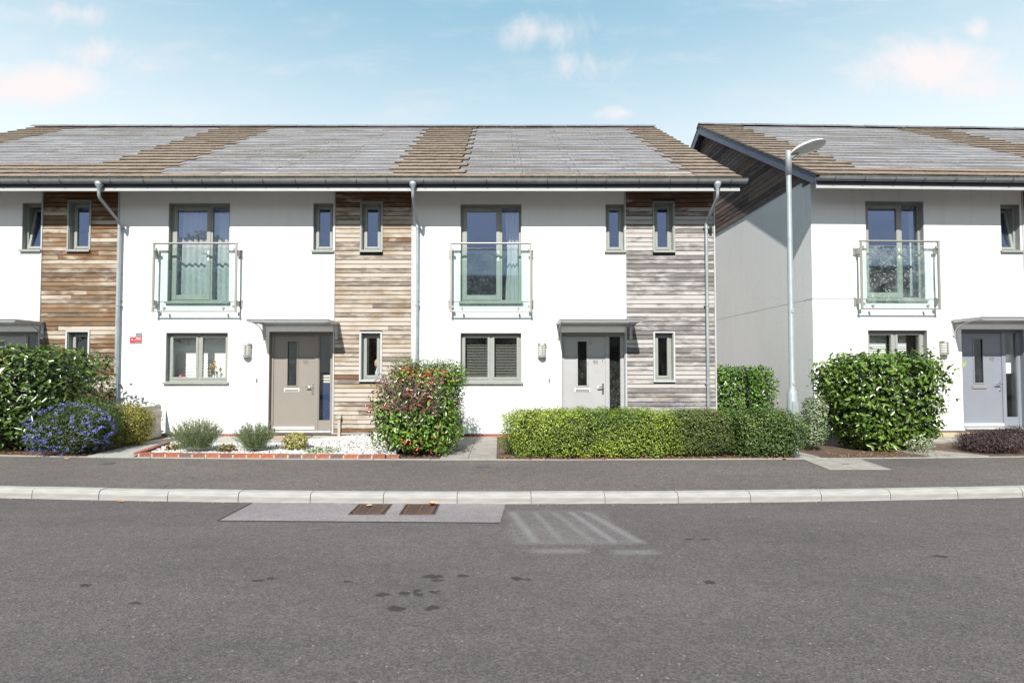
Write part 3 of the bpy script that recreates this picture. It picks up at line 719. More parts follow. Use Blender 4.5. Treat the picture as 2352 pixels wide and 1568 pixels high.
def gutter(H, x0, x1, endcap=()):
    y, z, r = -.65, 5.525, .058
    prof = [(y + r * math.cos(a), z - r * 1.35 * math.sin(a)) for a in [math.pi * k / 8 for k in range(9)]]
    inn = [(y + (r - .006) * math.cos(a), z - (r - .006) * 1.3 * math.sin(a)) for a in [math.pi * k / 8 for k in range(8, -1, -1)]]
    g = MB(); g.extrude_x(prof + inn, x0, x1, smooth=False)
    g.tube([(x0, y - r, z + .003), (x1, y - r, z + .003)], .008, 8)
    for s_ in endcap:
        xx = x0 if s_ < 0 else x1 - .006
        g.add([(xx, a, b_) for a, b_ in prof], [tuple(range(9))]); g.add([(xx + .006, a, b_) for a, b_ in prof], [tuple(range(9))[::-1]])
    root = g.build('gutter', M_gutter, H)
    bm_ = MB().extrude_x([(y + (r + .007) * math.cos(a), z - (r + .007) * 1.36 * math.sin(a)) for a in [math.pi * k / 8 for k in range(9)]] + [(y + r * 1.001 * math.cos(a), z - r * 1.352 * math.sin(a)) for a in [math.pi * k / 8 for k in range(8, -1, -1)]], -.011, .011).mesh('gutter_bracket', M_gutter_d)
    x = x0 + .35
    while x < x1 - .1: inst('gutter_bracket', bm_, root, (x + random.uniform(-.03, .03), 0, 0)); x += .62
    return root

def downpipe(H, x, z_end=.28):
    yp = -.07
    p = MB()
    p.lathe([(.030, 5.29), (.034, 5.30), (.036, 5.36), (.072, 5.42), (.076, 5.475), (.070, 5.478)], x, -.64, 16)
    p.tube([(x, -.64, 5.32), (x, -.64, 5.22), (x, -.61, 5.16), (x, -.14, 4.86), (x, -.085, 4.80), (x, yp, 4.72)], .031, 12, cap=False)
    p.tube([(x, yp, 4.80), (x, yp, 4.68)], .038, 12); p.tube([(x, yp, 4.72), (x, yp, z_end)], .033, 12)
    root = p.build('downpipe', M_pipe, H)
    for zz in (4.70, 3.02, 1.35):
        MB().tube([(x, yp, zz), (x, yp, zz + .035)], .041, 12).box(x - .05, x + .05, yp + .02, -.004, zz + .006, zz + .028).build('pipe_clip', M_pipe, root)

def wall_lamp(H, x, z):
    d = .095
    b_ = MB(); b_.box(x - .09, x + .09, -.018, -.004, z - .14, z + .16)
    b_.prism([(x - .09 * math.cos(a), -.018 - d * math.sin(a)) for a in [math.pi * k / 10 for k in range(11)]], z - .14, z - .08)
    root = b_.build('wall_lamp', M_steel, H)
    pr = [(x - .082 * math.cos(a), -.02 - (d - .012) * math.sin(a)) for a in [math.pi * k / 10 for k in range(11)]]
    MB().prism(pr, z - .079, z + .15).build('diffuser', principled('frosted_lamp_plastic', (.55, .55, .50), .35), root)
    lo = [(x - .091 * math.cos(a), -.018 - d * math.sin(a)) for a in [math.pi * k / 10 for k in range(11)]]
    for k in range(4):
        zz = z - .045 + k * .052
        l = MB(); l.prism(lo, zz, zz + .011); l.build('louvre', M_steel, root)
    MB().box(x - .012, x + .012, -.018 - d - .004, -.018 - d + .006, z - .14, z + .13).box(x - .092, x + .092, -.1, -.018, z + .1505, z + .162).build('cage_bar', M_steel, root)

def brick_row(H, x0, x1, z, hgt=.065, y=.012, name='brick'):
    me = MB().box(0, .215, 0, .09, 0, hgt).mesh('brick', M_brick)
    x = x0
    while x < x1 - .02:
        wd = min(.215, x1 - x)
        inst(name, me, H, (x, y, z), scale=(wd / .215, 1, 1), color=random.choice([(.30, .085, .05), (.36, .12, .075), (.24, .08, .06), (.33, .14, .09)]))
        x += .225

def house(x0, yaw, dz, label, group, W, timber, wins, dr=None, can=None, balc=None, lamp=None, bell=None, pipes=(), tmat=T_b, wallmat=None,
          left_gable=False, right_gable=False, orange=.1, gut=(0, 0), hedge_plinth=(), sidemat=None):
    """local x runs 0..W along the front, y away from the street"""
    H = empty('terraced_house', (x0, WALL_Y, dz), yaw, label=label, cat='house', group=group)
    wm = wallmat or M_render
    allh = [w_['r'] for w_ in wins] + ([dr['r']] if dr else [])
    ta, tb = timber
    # rendered front, two storeys with a movement joint
    for a, b_ in ((0, ta), (tb, W)):
        if b_ - a < .06: continue
        lo = MB(); holed(lo, a + .001, b_ - .001, .305, 3.118, [h for h in allh if h[0] < b_ and h[1] > a], 0, .30)
        lo.build('front_wall', wm, H)
        up = MB(); holed(up, a + .001, b_ - .001, 3.133, 5.64, [h for h in allh if h[0] < b_ and h[1] > a], 0, .30); up.build('front_wall', wm, H)
    jb = MB(); holed(jb, .004, W - .004, 3.05, 3.2, allh, .012, .25); jb.build('movement_joint', principled('joint_sealant', (.22, .22, .22), .8), H)
    tw = MB(); holed(tw, ta + .001, tb - .001, .302, 5.64, [h for h in allh if h[0] < tb and h[1] > ta], .032, .30); tw.build('backing_wall', M_dark_trim, H)
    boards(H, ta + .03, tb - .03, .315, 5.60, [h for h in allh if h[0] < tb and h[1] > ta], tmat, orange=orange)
    for xx in (ta, tb - .028):
        MB().box(xx + .001, xx + .027, -.018, .031, .31, 5.6).build('corner_trim', M_trim, H)
    # base
    MB().box(0, ta, -.014, .02, .288, .3045).box(tb, W, -.014, .02, .288, .3045).box(ta, tb, -.03, .03, .290, .3085).build('drip_bead', M_trim, H)
    MB().box(0, W, .022, .29, -.05, .2995).build('plinth', M_mortar, H)
    if hedge_plinth:
        for a, b_ in hedge_plinth: brick_row(H, a, b_, .222, .064, -.0)
    # rest of the shell
    DP = 2 * RIDGE_Y
    gab = lambda x_: [(x_, .301, 0), (x_, DP, 0), (x_, DP, 5.5), (x_, RIDGE_Y, 5.5 + (RIDGE_Y - EAVE_Y) * TAN - .42), (x_, .301, 5.5 + (.301 - EAVE_Y) * TAN - .42)]
    for x_, vis in ((0, left_gable), (W, right_gable)):
        x1_ = x_ + (.25 if x_ == 0 else -.25)
        lo_, hi_ = min(x_, x1_), max(x_, x1_)
        g = MB()
        for za, zb in ((0.0, 3.118), (3.133, 5.5)): g.box(lo_ + .002, hi_ - .002, .302, DP - .002, za, zb)
        top = [(.302, 5.5), (DP - .3, 5.5), (DP - .3, 5.6), (RIDGE_Y, 5.5 + (RIDGE_Y - EAVE_Y) * TAN - .12), (.302, 5.5 + (.302 - EAVE_Y) * TAN - .12)]
        g.extrude_x(top, lo_ + .002, hi_ - .002)
        g.box(lo_ + .012, hi_ - .012, .31, DP - .1, 3.10, 3.14, 0)
        g.build('side_wall', sidemat or wm, H)
    MB().box(0, W, DP, DP + .25, 0, 5.5).build('rear_wall', wm, H)
    MB().box(.26, W - .26, .31, DP - .01, .15, .34).build('ground_floor', M_floor, H)
    MB().box(.26, W - .26, .31, DP - .01, 2.86, 3.08).build('first_floor', M_ceil, H)
    MB().box(.26, W - .26, .31, DP - .01, 5.42, 5.5).build('ceiling', M_ceil, H)
    MB().box(.26, W - .26, 3.6, 3.7, .345, 2.855).box(.26, W - .26, 3.4, 3.5, 3.085, 5.415).box(W * .53, W * .53 + .1, .31, 3.39, 3.085, 5.415).box(ta - 1.5, ta - 1.4, .31, 3.59, .345, 2.855).build('interior_wall', M_interior, H)
    for w_ in wins:
        r_ = w_['r']; window(H, *r_, **{k: v for k, v in w_.items() if k != 'r'})
    if dr: door(H, *dr['r'], dr['paint'], dr['num'])
    if can: canopy(H, *can)
    if balc: balcony(H, *balc)
    if lamp: wall_lamp(H, *lamp)
    if bell:
        MB().box(bell[0] - .017, bell[0] + .017, -.014, -.003, bell[1] - .045, bell[1] + .045).tube([(bell[0], -.0145, bell[1] - .018), (bell[0], -.019, bell[1] - .018)], .008, 8).build('doorbell', M_gutter, H)
    for px_ in pipes: downpipe(H, px_)
    # eaves
    g0, g1 = gut
    MB().box(g0, g1, -.572, -.555, 5.345, 5.53).build('fascia', M_barge, H); MB().box(g0 - .002, g1 + .002, -.592, -.555, 5.318, 5.3445).box(g0 - .002, g1 + .002, -.592, -.5725, 5.3446, 5.385).build('fascia_trim', M_fascia, H)
    MB().extrude_x([(-.554, 5.36), (-.554, 5.375), (.0, 5.66), (.0, 5.645)], max(g0, 0), min(g1, W)).build('soffit', M_soffit, H)
    gutter(H, g0 - .0, g1 + (.12 if right_gable else 0), endcap=((1,) if right_gable else ()) + ((-1,) if left_gable else ()))
    # roof deck; the tiles lie on it
    ra, rb = g0, g1 + (.02 if right_gable else 0)
    t_ = .05
    dk = MB(); zf = lambda y_: EAVE_Z + (y_ - EAVE_Y) * TAN
    e0 = EAVE_Y + .1
    dk.extrude_x([(e0, zf(e0) - .035), (RIDGE_Y, RIDGE_Z - .035), (2 * RIDGE_Y - e0, zf(e0) - .035), (2 * RIDGE_Y - e0, zf(e0) - .035 - t_), (RIDGE_Y, RIDGE_Z - .035 - t_), (e0, zf(e0) - .035 - t_)], ra + .02, rb - .02)
    roof = dk.build('roof', [M_tile_under], H)
    bs = MB(); bs.extrude_x([(RIDGE_Y + .02, RIDGE_Z - .02), (2 * RIDGE_Y - EAVE_Y, EAVE_Z - .0), (2 * RIDGE_Y - EAVE_Y, EAVE_Z - .03), (RIDGE_Y + .02, RIDGE_Z - .034)], ra, rb); bs.build('rear_slope', M_tile, roof)
    for side, on in ((-1, left_gable), (1, right_gable)):
        if not on: continue
        xx = ra + .015 if side < 0 else rb - .045
        for sgn in (0, 1):
            pts = [(EAVE_Y + .12, zf(EAVE_Y + .12) - .05), (RIDGE_Y, RIDGE_Z - .05), (RIDGE_Y, RIDGE_Z - .29), (EAVE_Y + .12, zf(EAVE_Y + .12) - .26)]
            if sgn: pts = [(2 * RIDGE_Y - a, b_) for a, b_ in pts]
            MB().extrude_x(pts, xx, xx + .03).build('barge_board', M_barge, H)
        wx = 0 if side < 0 else W
        sb = MB(); p0, p1 = sorted((xx + .03, wx - .002)) if side < 0 else sorted((wx + .002, xx))
        pts = [(EAVE_Y + .13, zf(EAVE_Y + .13) - .10), (RIDGE_Y, RIDGE_Z - .10), (RIDGE_Y, RIDGE_Z - .085), (EAVE_Y + .13, zf(EAVE_Y + .13) - .0865)]
        sb.extrude_x(pts, p0, p1); sb.extrude_x([(2 * RIDGE_Y - a, b_) for a, b_ in pts], p0, p1); sb.build('verge_soffit', M_barge, H)
    rt = MB().extrude_x([(RIDGE_Y - .17, RIDGE_Z - .055), (RIDGE_Y - .07, RIDGE_Z + .045), (RIDGE_Y, RIDGE_Z + .062), (RIDGE_Y + .07, RIDGE_Z + .045), (RIDGE_Y + .17, RIDGE_Z - .055), (RIDGE_Y, RIDGE_Z + .03)], .004, .442).mesh('ridge_tile', M_solar)
    x = ra
    while x < rb - .1:
        inst('ridge_tile', rt, roof, (x, random.uniform(-.004, .004), random.uniform(-.005, .006)), (0, 0, 0), (min(1, (rb - x) / .446), 1, 1)); x += .446
    return H, roof

TW = .30
tile_me = MB().extrude_x([(0, 0), (0, -.040), (.40, -.022), (.40, 0), (.015, .004)][::-1], .001, TW - .001).mesh('roof_tile', M_tile)
solar_me = MB()
solar_me.box(.004, .996, .13, .40, -.018, 0, 0); solar_me.box(.004, .996, 0, .1299, -.030, .003, 1)
solar_me = solar_me.mesh('solar_tile', [M_solar, M_solar_lip])

def lay_tiles(zones, pick, xoff=0.0):
    """zones: list of (x0, x1, kind, first solar course). pick(x) -> (roof object, local x offset)"""
    for i in range(NC):
        y = EAVE_Y + i * GAUGE * math.cos(PITCH); z = EAVE_Z + i * GAUGE * math.sin(PITCH)
        st = (i % 2) * .15
        merged = []
        for n_, (a, b_, kind, first) in enumerate(zones):
            k = 'solar' if kind == 'solar' and i >= first else 'tile'
            a_ = a + (st if n_ > 0 else 0); b2 = b_ + (st if n_ < len(zones) - 1 else 0)
            if merged and merged[-1][2] == k: merged[-1][1] = b2
            else: merged.append([a_, b2, k])
        for a, b_, k in merged:
            step_ = TW if k == 'tile' else 1.21
            x = a
            if k == 'tile' and i % 2 and a == zones[0][0]: x = a - .15
            if k == 'solar': x = a; n_ = max(1, round((b_ - a) / 1.21)); step_ = (b_ - a) / n_
            while x < b_ - .02:
                xa = max(x, a); xb = min(x + step_, b_)
                if xb - xa > .03:
                    roof, off = pick((xa + xb) / 2)
                    if roof:
                        tilt_ = .075 if k == 'tile' else .022
                        rot = (PITCH - tilt_ + random.uniform(-.006, .006), 0, random.uniform(-.004, .004) if k == 'tile' else 0)
                        lift = .028 if k == 'tile' else .006
                        base_w = TW if k == 'tile' else 1.0
                        inst('roof_tile' if k == 'tile' else 'solar_tile', tile_me if k == 'tile' else solar_me, roof,
                             (xa - off, y, z + lift + random.uniform(-.003, .003)), rot, ((xb - xa) / base_w, 1, 1))
                x += step_

GRP = 'white rendered terraced houses with timber strips'
def S(x0, *r): return (r[0] - x0, r[1] - x0, r[2], r[3])

# house 1 (far left, mostly hidden)
X1 = -14.60
h1, r1 = house(X1, 0, 0, 'leftmost white terraced house, cut off by the frame, behind the big dark hedge', GRP, -8.25 - X1, (-9.93 - X1, -8.25 - X1),
    [dict(r=S(X1, -10.36, -9.94, 4.246, 5.27), tilt=R(9), glass=G_up), dict(r=S(X1, -9.34, -8.89, 4.246, 5.30), glass=G_up, surround='sage', sill=True),
     dict(r=S(X1, -9.31, -8.86, 1.44, 2.47), surround=True, sill=False), dict(r=S(X1, -13.52, -12.19, 3.13, 5.27), kind='french', glass=G_up), dict(r=S(X1, -13.53, -12.19, 1.4, 2.46), kind='double')],
    dr=dict(r=S(X1, -11.32, -9.93, .345, 2.48), paint='silver', num='91'), can=(-11.42 - X1, -9.85 - X1, 2.66), tmat=T_a, wallmat=M_render_old, left_gable=True, orange=.45, gut=(-.3, -8.25 - X1))
# house 2
X2 = -8.25
h2, r2 = house(X2, 0, 0, 'white terraced house with taupe door 93 and white pebbles in front', GRP, -1.90 - X2, (-3.60 - X2, -1.90 - X2),
    [dict(r=S(X2, -7.19, -5.86, 3.125, 5.265), kind='french', glass=G_up), dict(r=S(X2, -4.06, -3.622, 4.236, 5.265), glass=G_up),
     dict(r=S(X2, -3.01, -2.578, 4.236, 5.265), glass=G_up, surround='sage'), dict(r=S(X2, -3.00, -2.58, 1.44, 2.445), surround=True, sill=False),
     dict(r=S(X2, -7.20, -5.86, 1.40, 2.46), kind='double')],
    dr=dict(r=S(X2, -4.982, -3.602, .345, 2.48), paint='taupe', num='93'), can=(-5.09 - X2, -3.525 - X2, 2.655), balc=(-7.40 - X2, -5.62 - X2, 2.89, 4.37, G_balc),
    lamp=(-5.435 - X2, 2.06), bell=(-5.23 - X2, 1.43), pipes=(-8.19 - X2,), tmat=T_b, gut=(0, -1.90 - X2), orange=.07, hedge_plinth=((.9, 3.2), (4.65, 6.3)))
# house 3
X3 = -1.90
h3, r3 = house(X3, 0, 0, 'white end terrace house with pale grey door 95 behind the low hedge', GRP, 4.63 - X3, (2.682 - X3, 4.63 - X3),
    [dict(r=S(X3, -.87, .45, 3.12, 5.24), kind='french', glass=G_up), dict(r=S(X3, 2.27, 2.678, 4.227, 5.24), glass=G_up),
     dict(r=S(X3, 3.32, 3.735, 4.227, 5.27), glass=G_up, surround='sage'), dict(r=S(X3, 3.31, 3.71, 1.43, 2.45), surround=True, sill=False),
     dict(r=S(X3, -.87, .45, 1.40, 2.455), kind='double')],
    dr=dict(r=S(X3, 1.305, 2.680, .345, 2.465), paint='grey', num='95'), can=(1.245 - X3, 2.80 - X3, 2.655), balc=(-1.07 - X3, .65 - X3, 2.89, 4.37, G_balc),
    lamp=(.885 - X3, 2.06), bell=(1.04 - X3, 1.43), pipes=(-1.79 - X3, 4.42 - X3), tmat=T_c, right_gable=True, gut=(0, 4.90 - X3), orange=.0, hedge_plinth=((.7, 3.0), (5.0, 6.4)))
def pick_main(x):
    if x < -8.25: return r1, X1
    if x < -1.90: return r2, X2
    return r3, X3
lay_tiles([(-14.9, -13.6, 'tile', 0), (-13.6, -9.0, 'solar', 4), (-9.0, -7.25, 'tile', 0), (-7.25, -2.4, 'solar', 1), (-2.4, -.87, 'tile', 0), (-.87, 3.85, 'solar', 1), (3.85, 4.92, 'tile', 0)], pick_main)
# houses 4 and 5, a second terrace turned slightly
X4, YAW = 6.72, R(1.6)
h4, r4 = house(X4, YAW, .06, 'white house with a timber clad gable and blue grey door 97, behind the street lamp', GRP, 6.45, (4.70, 6.45),
    [dict(r=(1.20, 2.50, 3.125, 5.265), kind='french', glass=G_up), dict(r=(4.22, 4.66, 4.20, 5.22), glass=G_up, tilt=R(9)), dict(r=(5.35, 5.78, 4.2, 5.24), glass=G_up, surround='sage'),
     dict(r=(1.20, 2.52, 1.40, 2.46), kind='double')],
    dr=dict(r=(3.27, 4.68, .345, 2.48), paint='blue', num='97'), can=(3.10, 4.74, 2.655), balc=(.96, 2.68, 2.89, 4.37, G_balc_d),
    lamp=(2.86, 2.06), tmat=T_a, left_gable=True, gut=(-.27, 6.45), orange=.3, wallmat=M_render_old)
v = Vector((6.45 * math.cos(YAW), 6.45 * math.sin(YAW), 0))
h5, r5 = house(X4 + v.x, YAW, .06, 'white house at the right edge, only its tiled roof in view', GRP, 6.4, (4.6, 6.35),
    [dict(r=(1.0, 2.3, 3.125, 5.265), kind='french', glass=G_up), dict(r=(1.0, 2.3, 1.4, 2.46), kind='double')], dr=dict(r=(3.2, 4.58, .345, 2.48), paint='grey', num='99'), tmat=T_b, right_gable=True, gut=(0, 6.65))
h5.location.y += v.y
def pick_r(x): return (r4, 0) if x < 6.45 else (r5, 6.45)
lay_tiles([(-.27, .9, 'tile', 0), (.9, 5.9, 'solar', 2), (5.9, 7.5, 'tile', 0), (7.5, 12.0, 'solar', 1), (12.0, 13.1, 'tile', 0)], pick_r)
# timber cladding on the gable of house 4 (boards run away from the street)
gm = MB().add([(-.024, 0, 0), (-.024, 1, 0), (-.018, 1, .122), (-.018, 0, .122), (-.001, 0, 0), (-.001, 1, 0), (-.001, 1, .122), (-.001, 0, .122)],
              [(0, 3, 2, 1), (4, 5, 6, 7), (0, 1, 5, 4), (3, 7, 6, 2), (0, 4, 7, 3), (1, 2, 6, 5)]).mesh('gable_board', T_d)
z = 5.80
MB().box(-.0245, -.0005, .0, 2 * RIDGE_Y, z - .03, z - .006).build('gable_trim', M_barge, h4)
while z < RIDGE_Z - .2:
    ya = EAVE_Y + (z + .13 - EAVE_Z + .09) / TAN; ya = max(ya, .0); yb = 2 * RIDGE_Y - ya
    cuts = [ya]; y = ya + random.uniform(1.5, 4)
    while y < yb - .6: cuts.append(y); y += random.uniform(2.2, 4.2)
    cuts.append(yb)
    for p, q in zip(cuts, cuts[1:]): inst('gable_board', gm, h4, (0, p, z), (0, 0, 0), (1, q - p - .004, 1), color=(random.random() * .8, random.random(), 0))
    z += .130

# details on the fronts
s_ = MB(); s_.box(-7.85, -7.71, 10.742, 10.748, 2.22, 2.455, 0); s_.box(-7.97, -7.851, 10.740, 10.748, 2.22, 2.365, 0)
sg = s_.build('alarm_sign', principled('grey_sign_plate', (.17, .19, .22), .5), label='small red and grey alarm sign beside the left downpipe', cat='sign')
M_red = principled('red_sticker', (.62, .03, .04), .4)
MB().box(-7.853, -7.712, 10.7385, 10.7395, 2.265, 2.372).box(-7.965, -7.8535, 10.7375, 10.7395, 2.245, 2.358).build('red_sticker', M_red, sg)
digits('Alarm', .045, sg, (-7.78, 10.7375, 2.345), M_white, depth=.0005, name='lettering')
t_ = MB()
for zz in (2.315, 2.300): t_.box(-7.84, -7.725, 10.7372, 10.738, zz, zz + .005)
t_.tube([(-7.915, 10.7372, 2.305), (-7.915, 10.7368, 2.305)], .017, 5); t_.tube([(-7.865, 10.7372, 2.285), (-7.845, 10.7368, 2.305)], .006, 6)
t_.build('emblem', M_white, sg)
MB().box(-.045, .045, -.07, -.004, .62, .69).box(-.028, .028, -.045, -.004, .24, .619).build('meter_pipe_box', principled('buff_plastic', (.36, .33, .28), .5), None, (-3.44, WALL_Y - .02, 0), label='small buff cable box and grey duct at the foot of the tan timber strip', cat='cable box')

# window dressings
def curtain(x0, x1, y, z0, z1, waves, amp, label, gather=0.0, mat_=None):
    n = 60; vs = []; nz = 14
    for j in range(nz + 1):
        f = j / nz
        for i in range(n + 1):
            u = i / n; ww = 1 - gather * math.sin(f * math.pi) ** 2 * .9 * (1 - f * .2)
            x = x0 + (x1 - x0) * (.5 + (u - .5) * ww)
            vs.append((x, y + amp * math.sin(u * waves * 2 * math.pi + .6 * math.sin(f * 3 + u * 9)) * (.8 + .2 * math.sin(u * 31)), z0 + (z1 - z0) * f))
    fs = [(j * (n + 1) + i, j * (n + 1) + i + 1, (j + 1) * (n + 1) + i + 1, (j + 1) * (n + 1) + i) for j in range(nz) for i in range(n)]
    b_ = MB(); b_.add(vs, fs, 0, True)
    return b_.build('curtain', mat_ or M_curtain, label=label, cat='curtain')
curtain(-7.40, -5.90, WALL_Y + .25, 3.16, 5.2, 11, .03, 'sheer white curtain behind the left glass balcony doors')
curtain(.10, .42, WALL_Y + .26, 3.16, 5.2, 3, .03, 'pale curtain gathered at the right of the middle balcony doors', .35)
c = curtain(9.12, 9.48, WALL_Y + .36, 3.3, 5.2, 2, .03, 'pale curtain at the right of the dirty glass balcony doors', .2)
def blind(x0, x1, z0, z1, y, pitch, depth, tilt, label, mat_, rz=0, loc=None, hidden=0):
    e = empty('window_blind', loc or ((x0 + x1) / 2, y, z0), rz, label=label, cat='blind')
    w_ = x1 - x0
    sm = MB().box(-w_ / 2, w_ / 2, -depth / 2, depth / 2, -.0008, .0008).mesh('slat', mat_)
    z = .0
    while z < z1 - z0: inst('slat', sm, e, (0, 0, z), (tilt, 0, 0)); z += pitch
    MB().box(-w_ / 2, w_ / 2, -.02, .02, z1 - z0, z1 - z0 + .03).build('head_rail', M_white, e)
    return e
M_slat = principled('blind_slat', (.50, .51, .47), .5)
blind(-.80, -.245, 1.45, 2.38, WALL_Y + .24, .034, .014, R(16), 'venetian blind in the left pane of the window beside the red tipped shrub', M_slat)
blind(-.17, .385, 1.45, 2.38, WALL_Y + .24, .034, .014, R(16), 'venetian blind in the right pane of the window beside the red tipped shrub', M_slat)
M_slatw = principled('white_slat', (.66, .68, .66), .6)
blind(-7.52, -6.02, 1.45, 2.40, WALL_Y + .44, .065, .066, R(78), 'white slatted blind behind the ornaments of the window near the red sign', M_slatw)
blind(0, .58, 1.5, 2.42, 0, .05, .048, R(55), 'slatted blind in the left pane above the big laurel bush', M_slatw, YAW, (8.27, WALL_Y + .33, 1.5))
blind(0, .38, 1.5, 2.42, 0, .05, .048, R(55), 'slatted blind in the right pane above the big laurel bush', M_slatw, YAW, (8.80, WALL_Y + .34, 1.5))
# ornaments on the sill of house 2
MB().box(-7.17, -5.89, 10.92, 11.16, 1.40, 1.425).build('window_board', M_white, label='white inner sill board behind the window near the red sign', cat='shelf')
sh_z = 1.426
v_ = MB(); v_.lathe([(.0, 0), (.04, .0), (.035, .05), (.018, .11), (.03, .14), (.033, .142)], 0, 0, 12)
vz = v_.build('vase', principled('clear_vase', (.55, .56, .56), .1), None, (-6.30, 11.00, sh_z), label='small white vase on the inner sill by the window', cat='vase')
fl = MB()
for k in range(26):
    a = RNG.uniform(0, 6.28); hgt = RNG.uniform(.12, .42); rr = .03 + .05 * (1 - abs(hgt - .22) / .3)
    x_, y_ = rr * math.cos(a) - .02 * hgt / .4, rr * math.sin(a) * .6
    fl.lathe([(0, hgt), (.014, hgt + .006), (.018, hgt + .018), (.008, hgt + .032), (0, hgt + .034)], x_, y_, 6, k % 3)
    fl.tube([(0, 0, .1), (x_ * .6, y_ * .6, hgt * .7), (x_, y_, hgt)], .002, 4, 2)
fl.build('flower_bunch', [principled('orange_petals', (.55, .20, .05), .8), principled('yellow_petals', (.6, .42, .12), .8), principled('dry_stems', (.08, .05, .03), .8)], None, (-6.30, 11.0, sh_z), label='bunch of dried orange and brown flowers in the white vase', cat='flowers')
pk = MB(); pk.lathe([(0, 0), (.05, .0), (.085, .03), (.085, .055), (.05, .085), (.01, .08)], 0, 0, 14)
pk.build('pumpkin', principled('pumpkin_skin', (.55, .12, .03), .4), None, (-6.92, 10.99, sh_z), label='orange pumpkin ornament on the inner sill', cat='pumpkin')
pk = MB(); pk.lathe([(0, 0), (.03, .0), (.05, .06), (.03, .12), (0, .14)], 0, 0, 10)
pk.build('ornament', principled('red_glaze', (.25, .06, .06), .3), None, (-7.04, 11.03, sh_z), label='dark red pot standing left of the orange pumpkin', cat='pot')
tp = MB()
for k in range(22):
    a = RNG.uniform(0, 6.28); l_ = RNG.uniform(.05, .13); tp.bar((0, 0, .05), (math.cos(a) * l_ * .6, math.sin(a) * l_ * .6, .05 + l_), .012, .003)
tp.lathe([(0, 0), (.035, 0), (.045, .05), (.0, .05)], 0, 0, 10, 1)
tp.build('pot_plant', [principled('house_plant_leaf', (.06, .09, .03), .6), M_white], None, (-5.97, 11.0, sh_z), label='small green pot plant at the right end of the inner sill', cat='pot plant')
# things seen through the sidelights
pp = MB()
for k in range(5): pp.box(-.14 + RNG.uniform(-.03, .03), .14, -.1, .1, k * .035, k * .035 + .02, k % 2)
pp.build('paper_pile', [principled('paper_white', (.75, .77, .76), .8), principled('paper_cream', (.62, .50, .35), .8)], None, (-3.79, 11.12, 1.38), label='pile of letters seen through the sidelight of the taupe door', cat='papers')
bx = MB().box(-.16, .16, -.12, .12, 0, .95); bx.build('blue_cabinet', principled('blue_paint', (.01, .028, .09), .5), None, (-3.79, 11.12, .42), label='dark blue cabinet behind the sidelight of the taupe door', cat='cabinet')
pb = MB(); pb.box(-.1, .1, -.003, .003, 0, .42); pb.build('notice_sheet', principled('paper_white', (.75, .77, .76), .8), None, (11.28, 11.12, 1.58), rot=(0, 0, YAW), label='white sheet of paper inside the sidelight of the blue grey door', cat='paper')
bt = MB(); bt.lathe([(0, 0), (.035, 0), (.035, .16), (.012, .2), (.012, .25), (0, .25)], 0, 0, 10, 0); bt.lathe([(0, .25), (.02, .25), (.05, .32), (.045, .4), (0, .45)], 0, 0, 10, 1)
bt.build('figurine', [principled('blue_white_glaze', (.35, .42, .6), .3), principled('straw', (.4, .24, .12), .8)], None, (-2.72, 10.99, 1.45), label='small figurine in the narrow lower window beside the red tipped shrub', cat='figurine')
# door mats
MB().prism([(-.38, -.2), (.38, -.2), (.38, .2), (-.38, .2)], 0, .018).build('door_mat', principled('coir', (.36, .24, .13), .95, bump=1, bscale=200), None, (10.90, 10.52, .258), rot=(0, 0, YAW), label='tan coir mat before the blue grey door', cat='door mat')
MB().prism([(-.40, -.2), (.40, -.2), (.40, .2), (-.40, .2)], 0, .012).build('door_mat', principled('pinkish_mat', (.33, .22, .16), .95, bump=1, bscale=200), None, (-4.40, 10.50, .252), label='faded pinkish mat before the taupe door', cat='door mat')

# ------------------------------------------------------------------ street lamp
L = empty('street_lamp', (4.93, 8.48, .28), label='galvanised street lamp with an oval white lantern beside the low hedge', cat='street lamp')
M_galv = principled('galvanised_column', (.30, .335, .35), .5, metal=.35, var=.10, vscale=4, bump=.1, bscale=80)
MB().lathe([(.082, -.15), (.082, .98), (.076, 1.0), (.046, 1.10), (.041, 4.72)], 0, 0, 20).build('column', M_galv, L)
MB().lathe([(.040, 4.70), (.049, 4.701), (.049, 5.10), (.042, 5.12), (0, 5.12)], 0, 0, 20).build('bracket_sleeve', M_galv, L)
MB().box(-.05, .05, -.0835, -.078, .25, .85).build('access_door', M_galv, L)
Dv = Vector((.86, -.51, .0)).normalized()
lant = MB()
N1, N2 = 10, 24; a_len, b_wid = .265, .135
vs = []; fs = []
for i in range(N1 + 1):
    ph = math.pi / 2 * i / N1
    for k in range(N2):
        th = 2 * math.pi * k / N2
        u = math.cos(th) * math.cos(ph); v2 = math.sin(th) * math.cos(ph)
        vs.append((u * a_len, v2 * b_wid * (1 + .12 * u), .10 * math.sin(ph) * (1 - .25 * u)))
for i in range(N1):
    for k in range(N2): fs.append((i * N2 + k, i * N2 + (k + 1) % N2, (i + 1) * N2 + (k + 1) % N2, (i + 1) * N2 + k))
lant.add(vs, fs, 0, True)
rim = [(a_len * math.cos(2 * math.pi * k / N2), b_wid * math.sin(2 * math.pi * k / N2), 0) for k in range(N2)]
rin = [(a_len * .84 * math.cos(2 * math.pi * k / N2) + .015, b_wid * .80 * math.sin(2 * math.pi * k / N2), -.010) for k in range(N2)]
lant.add(rim + rin, [(k, N2 + k, N2 + (k + 1) % N2, (k + 1) % N2) for k in range(N2)], 0, False)
yaw_l = math.atan2(Dv.y, Dv.x); rot_l = Matrix.Rotation(yaw_l, 4, 'Z') @ Matrix.Rotation(R(-13), 4, 'Y') @ Matrix.Rotation(R(-20), 4, 'X')
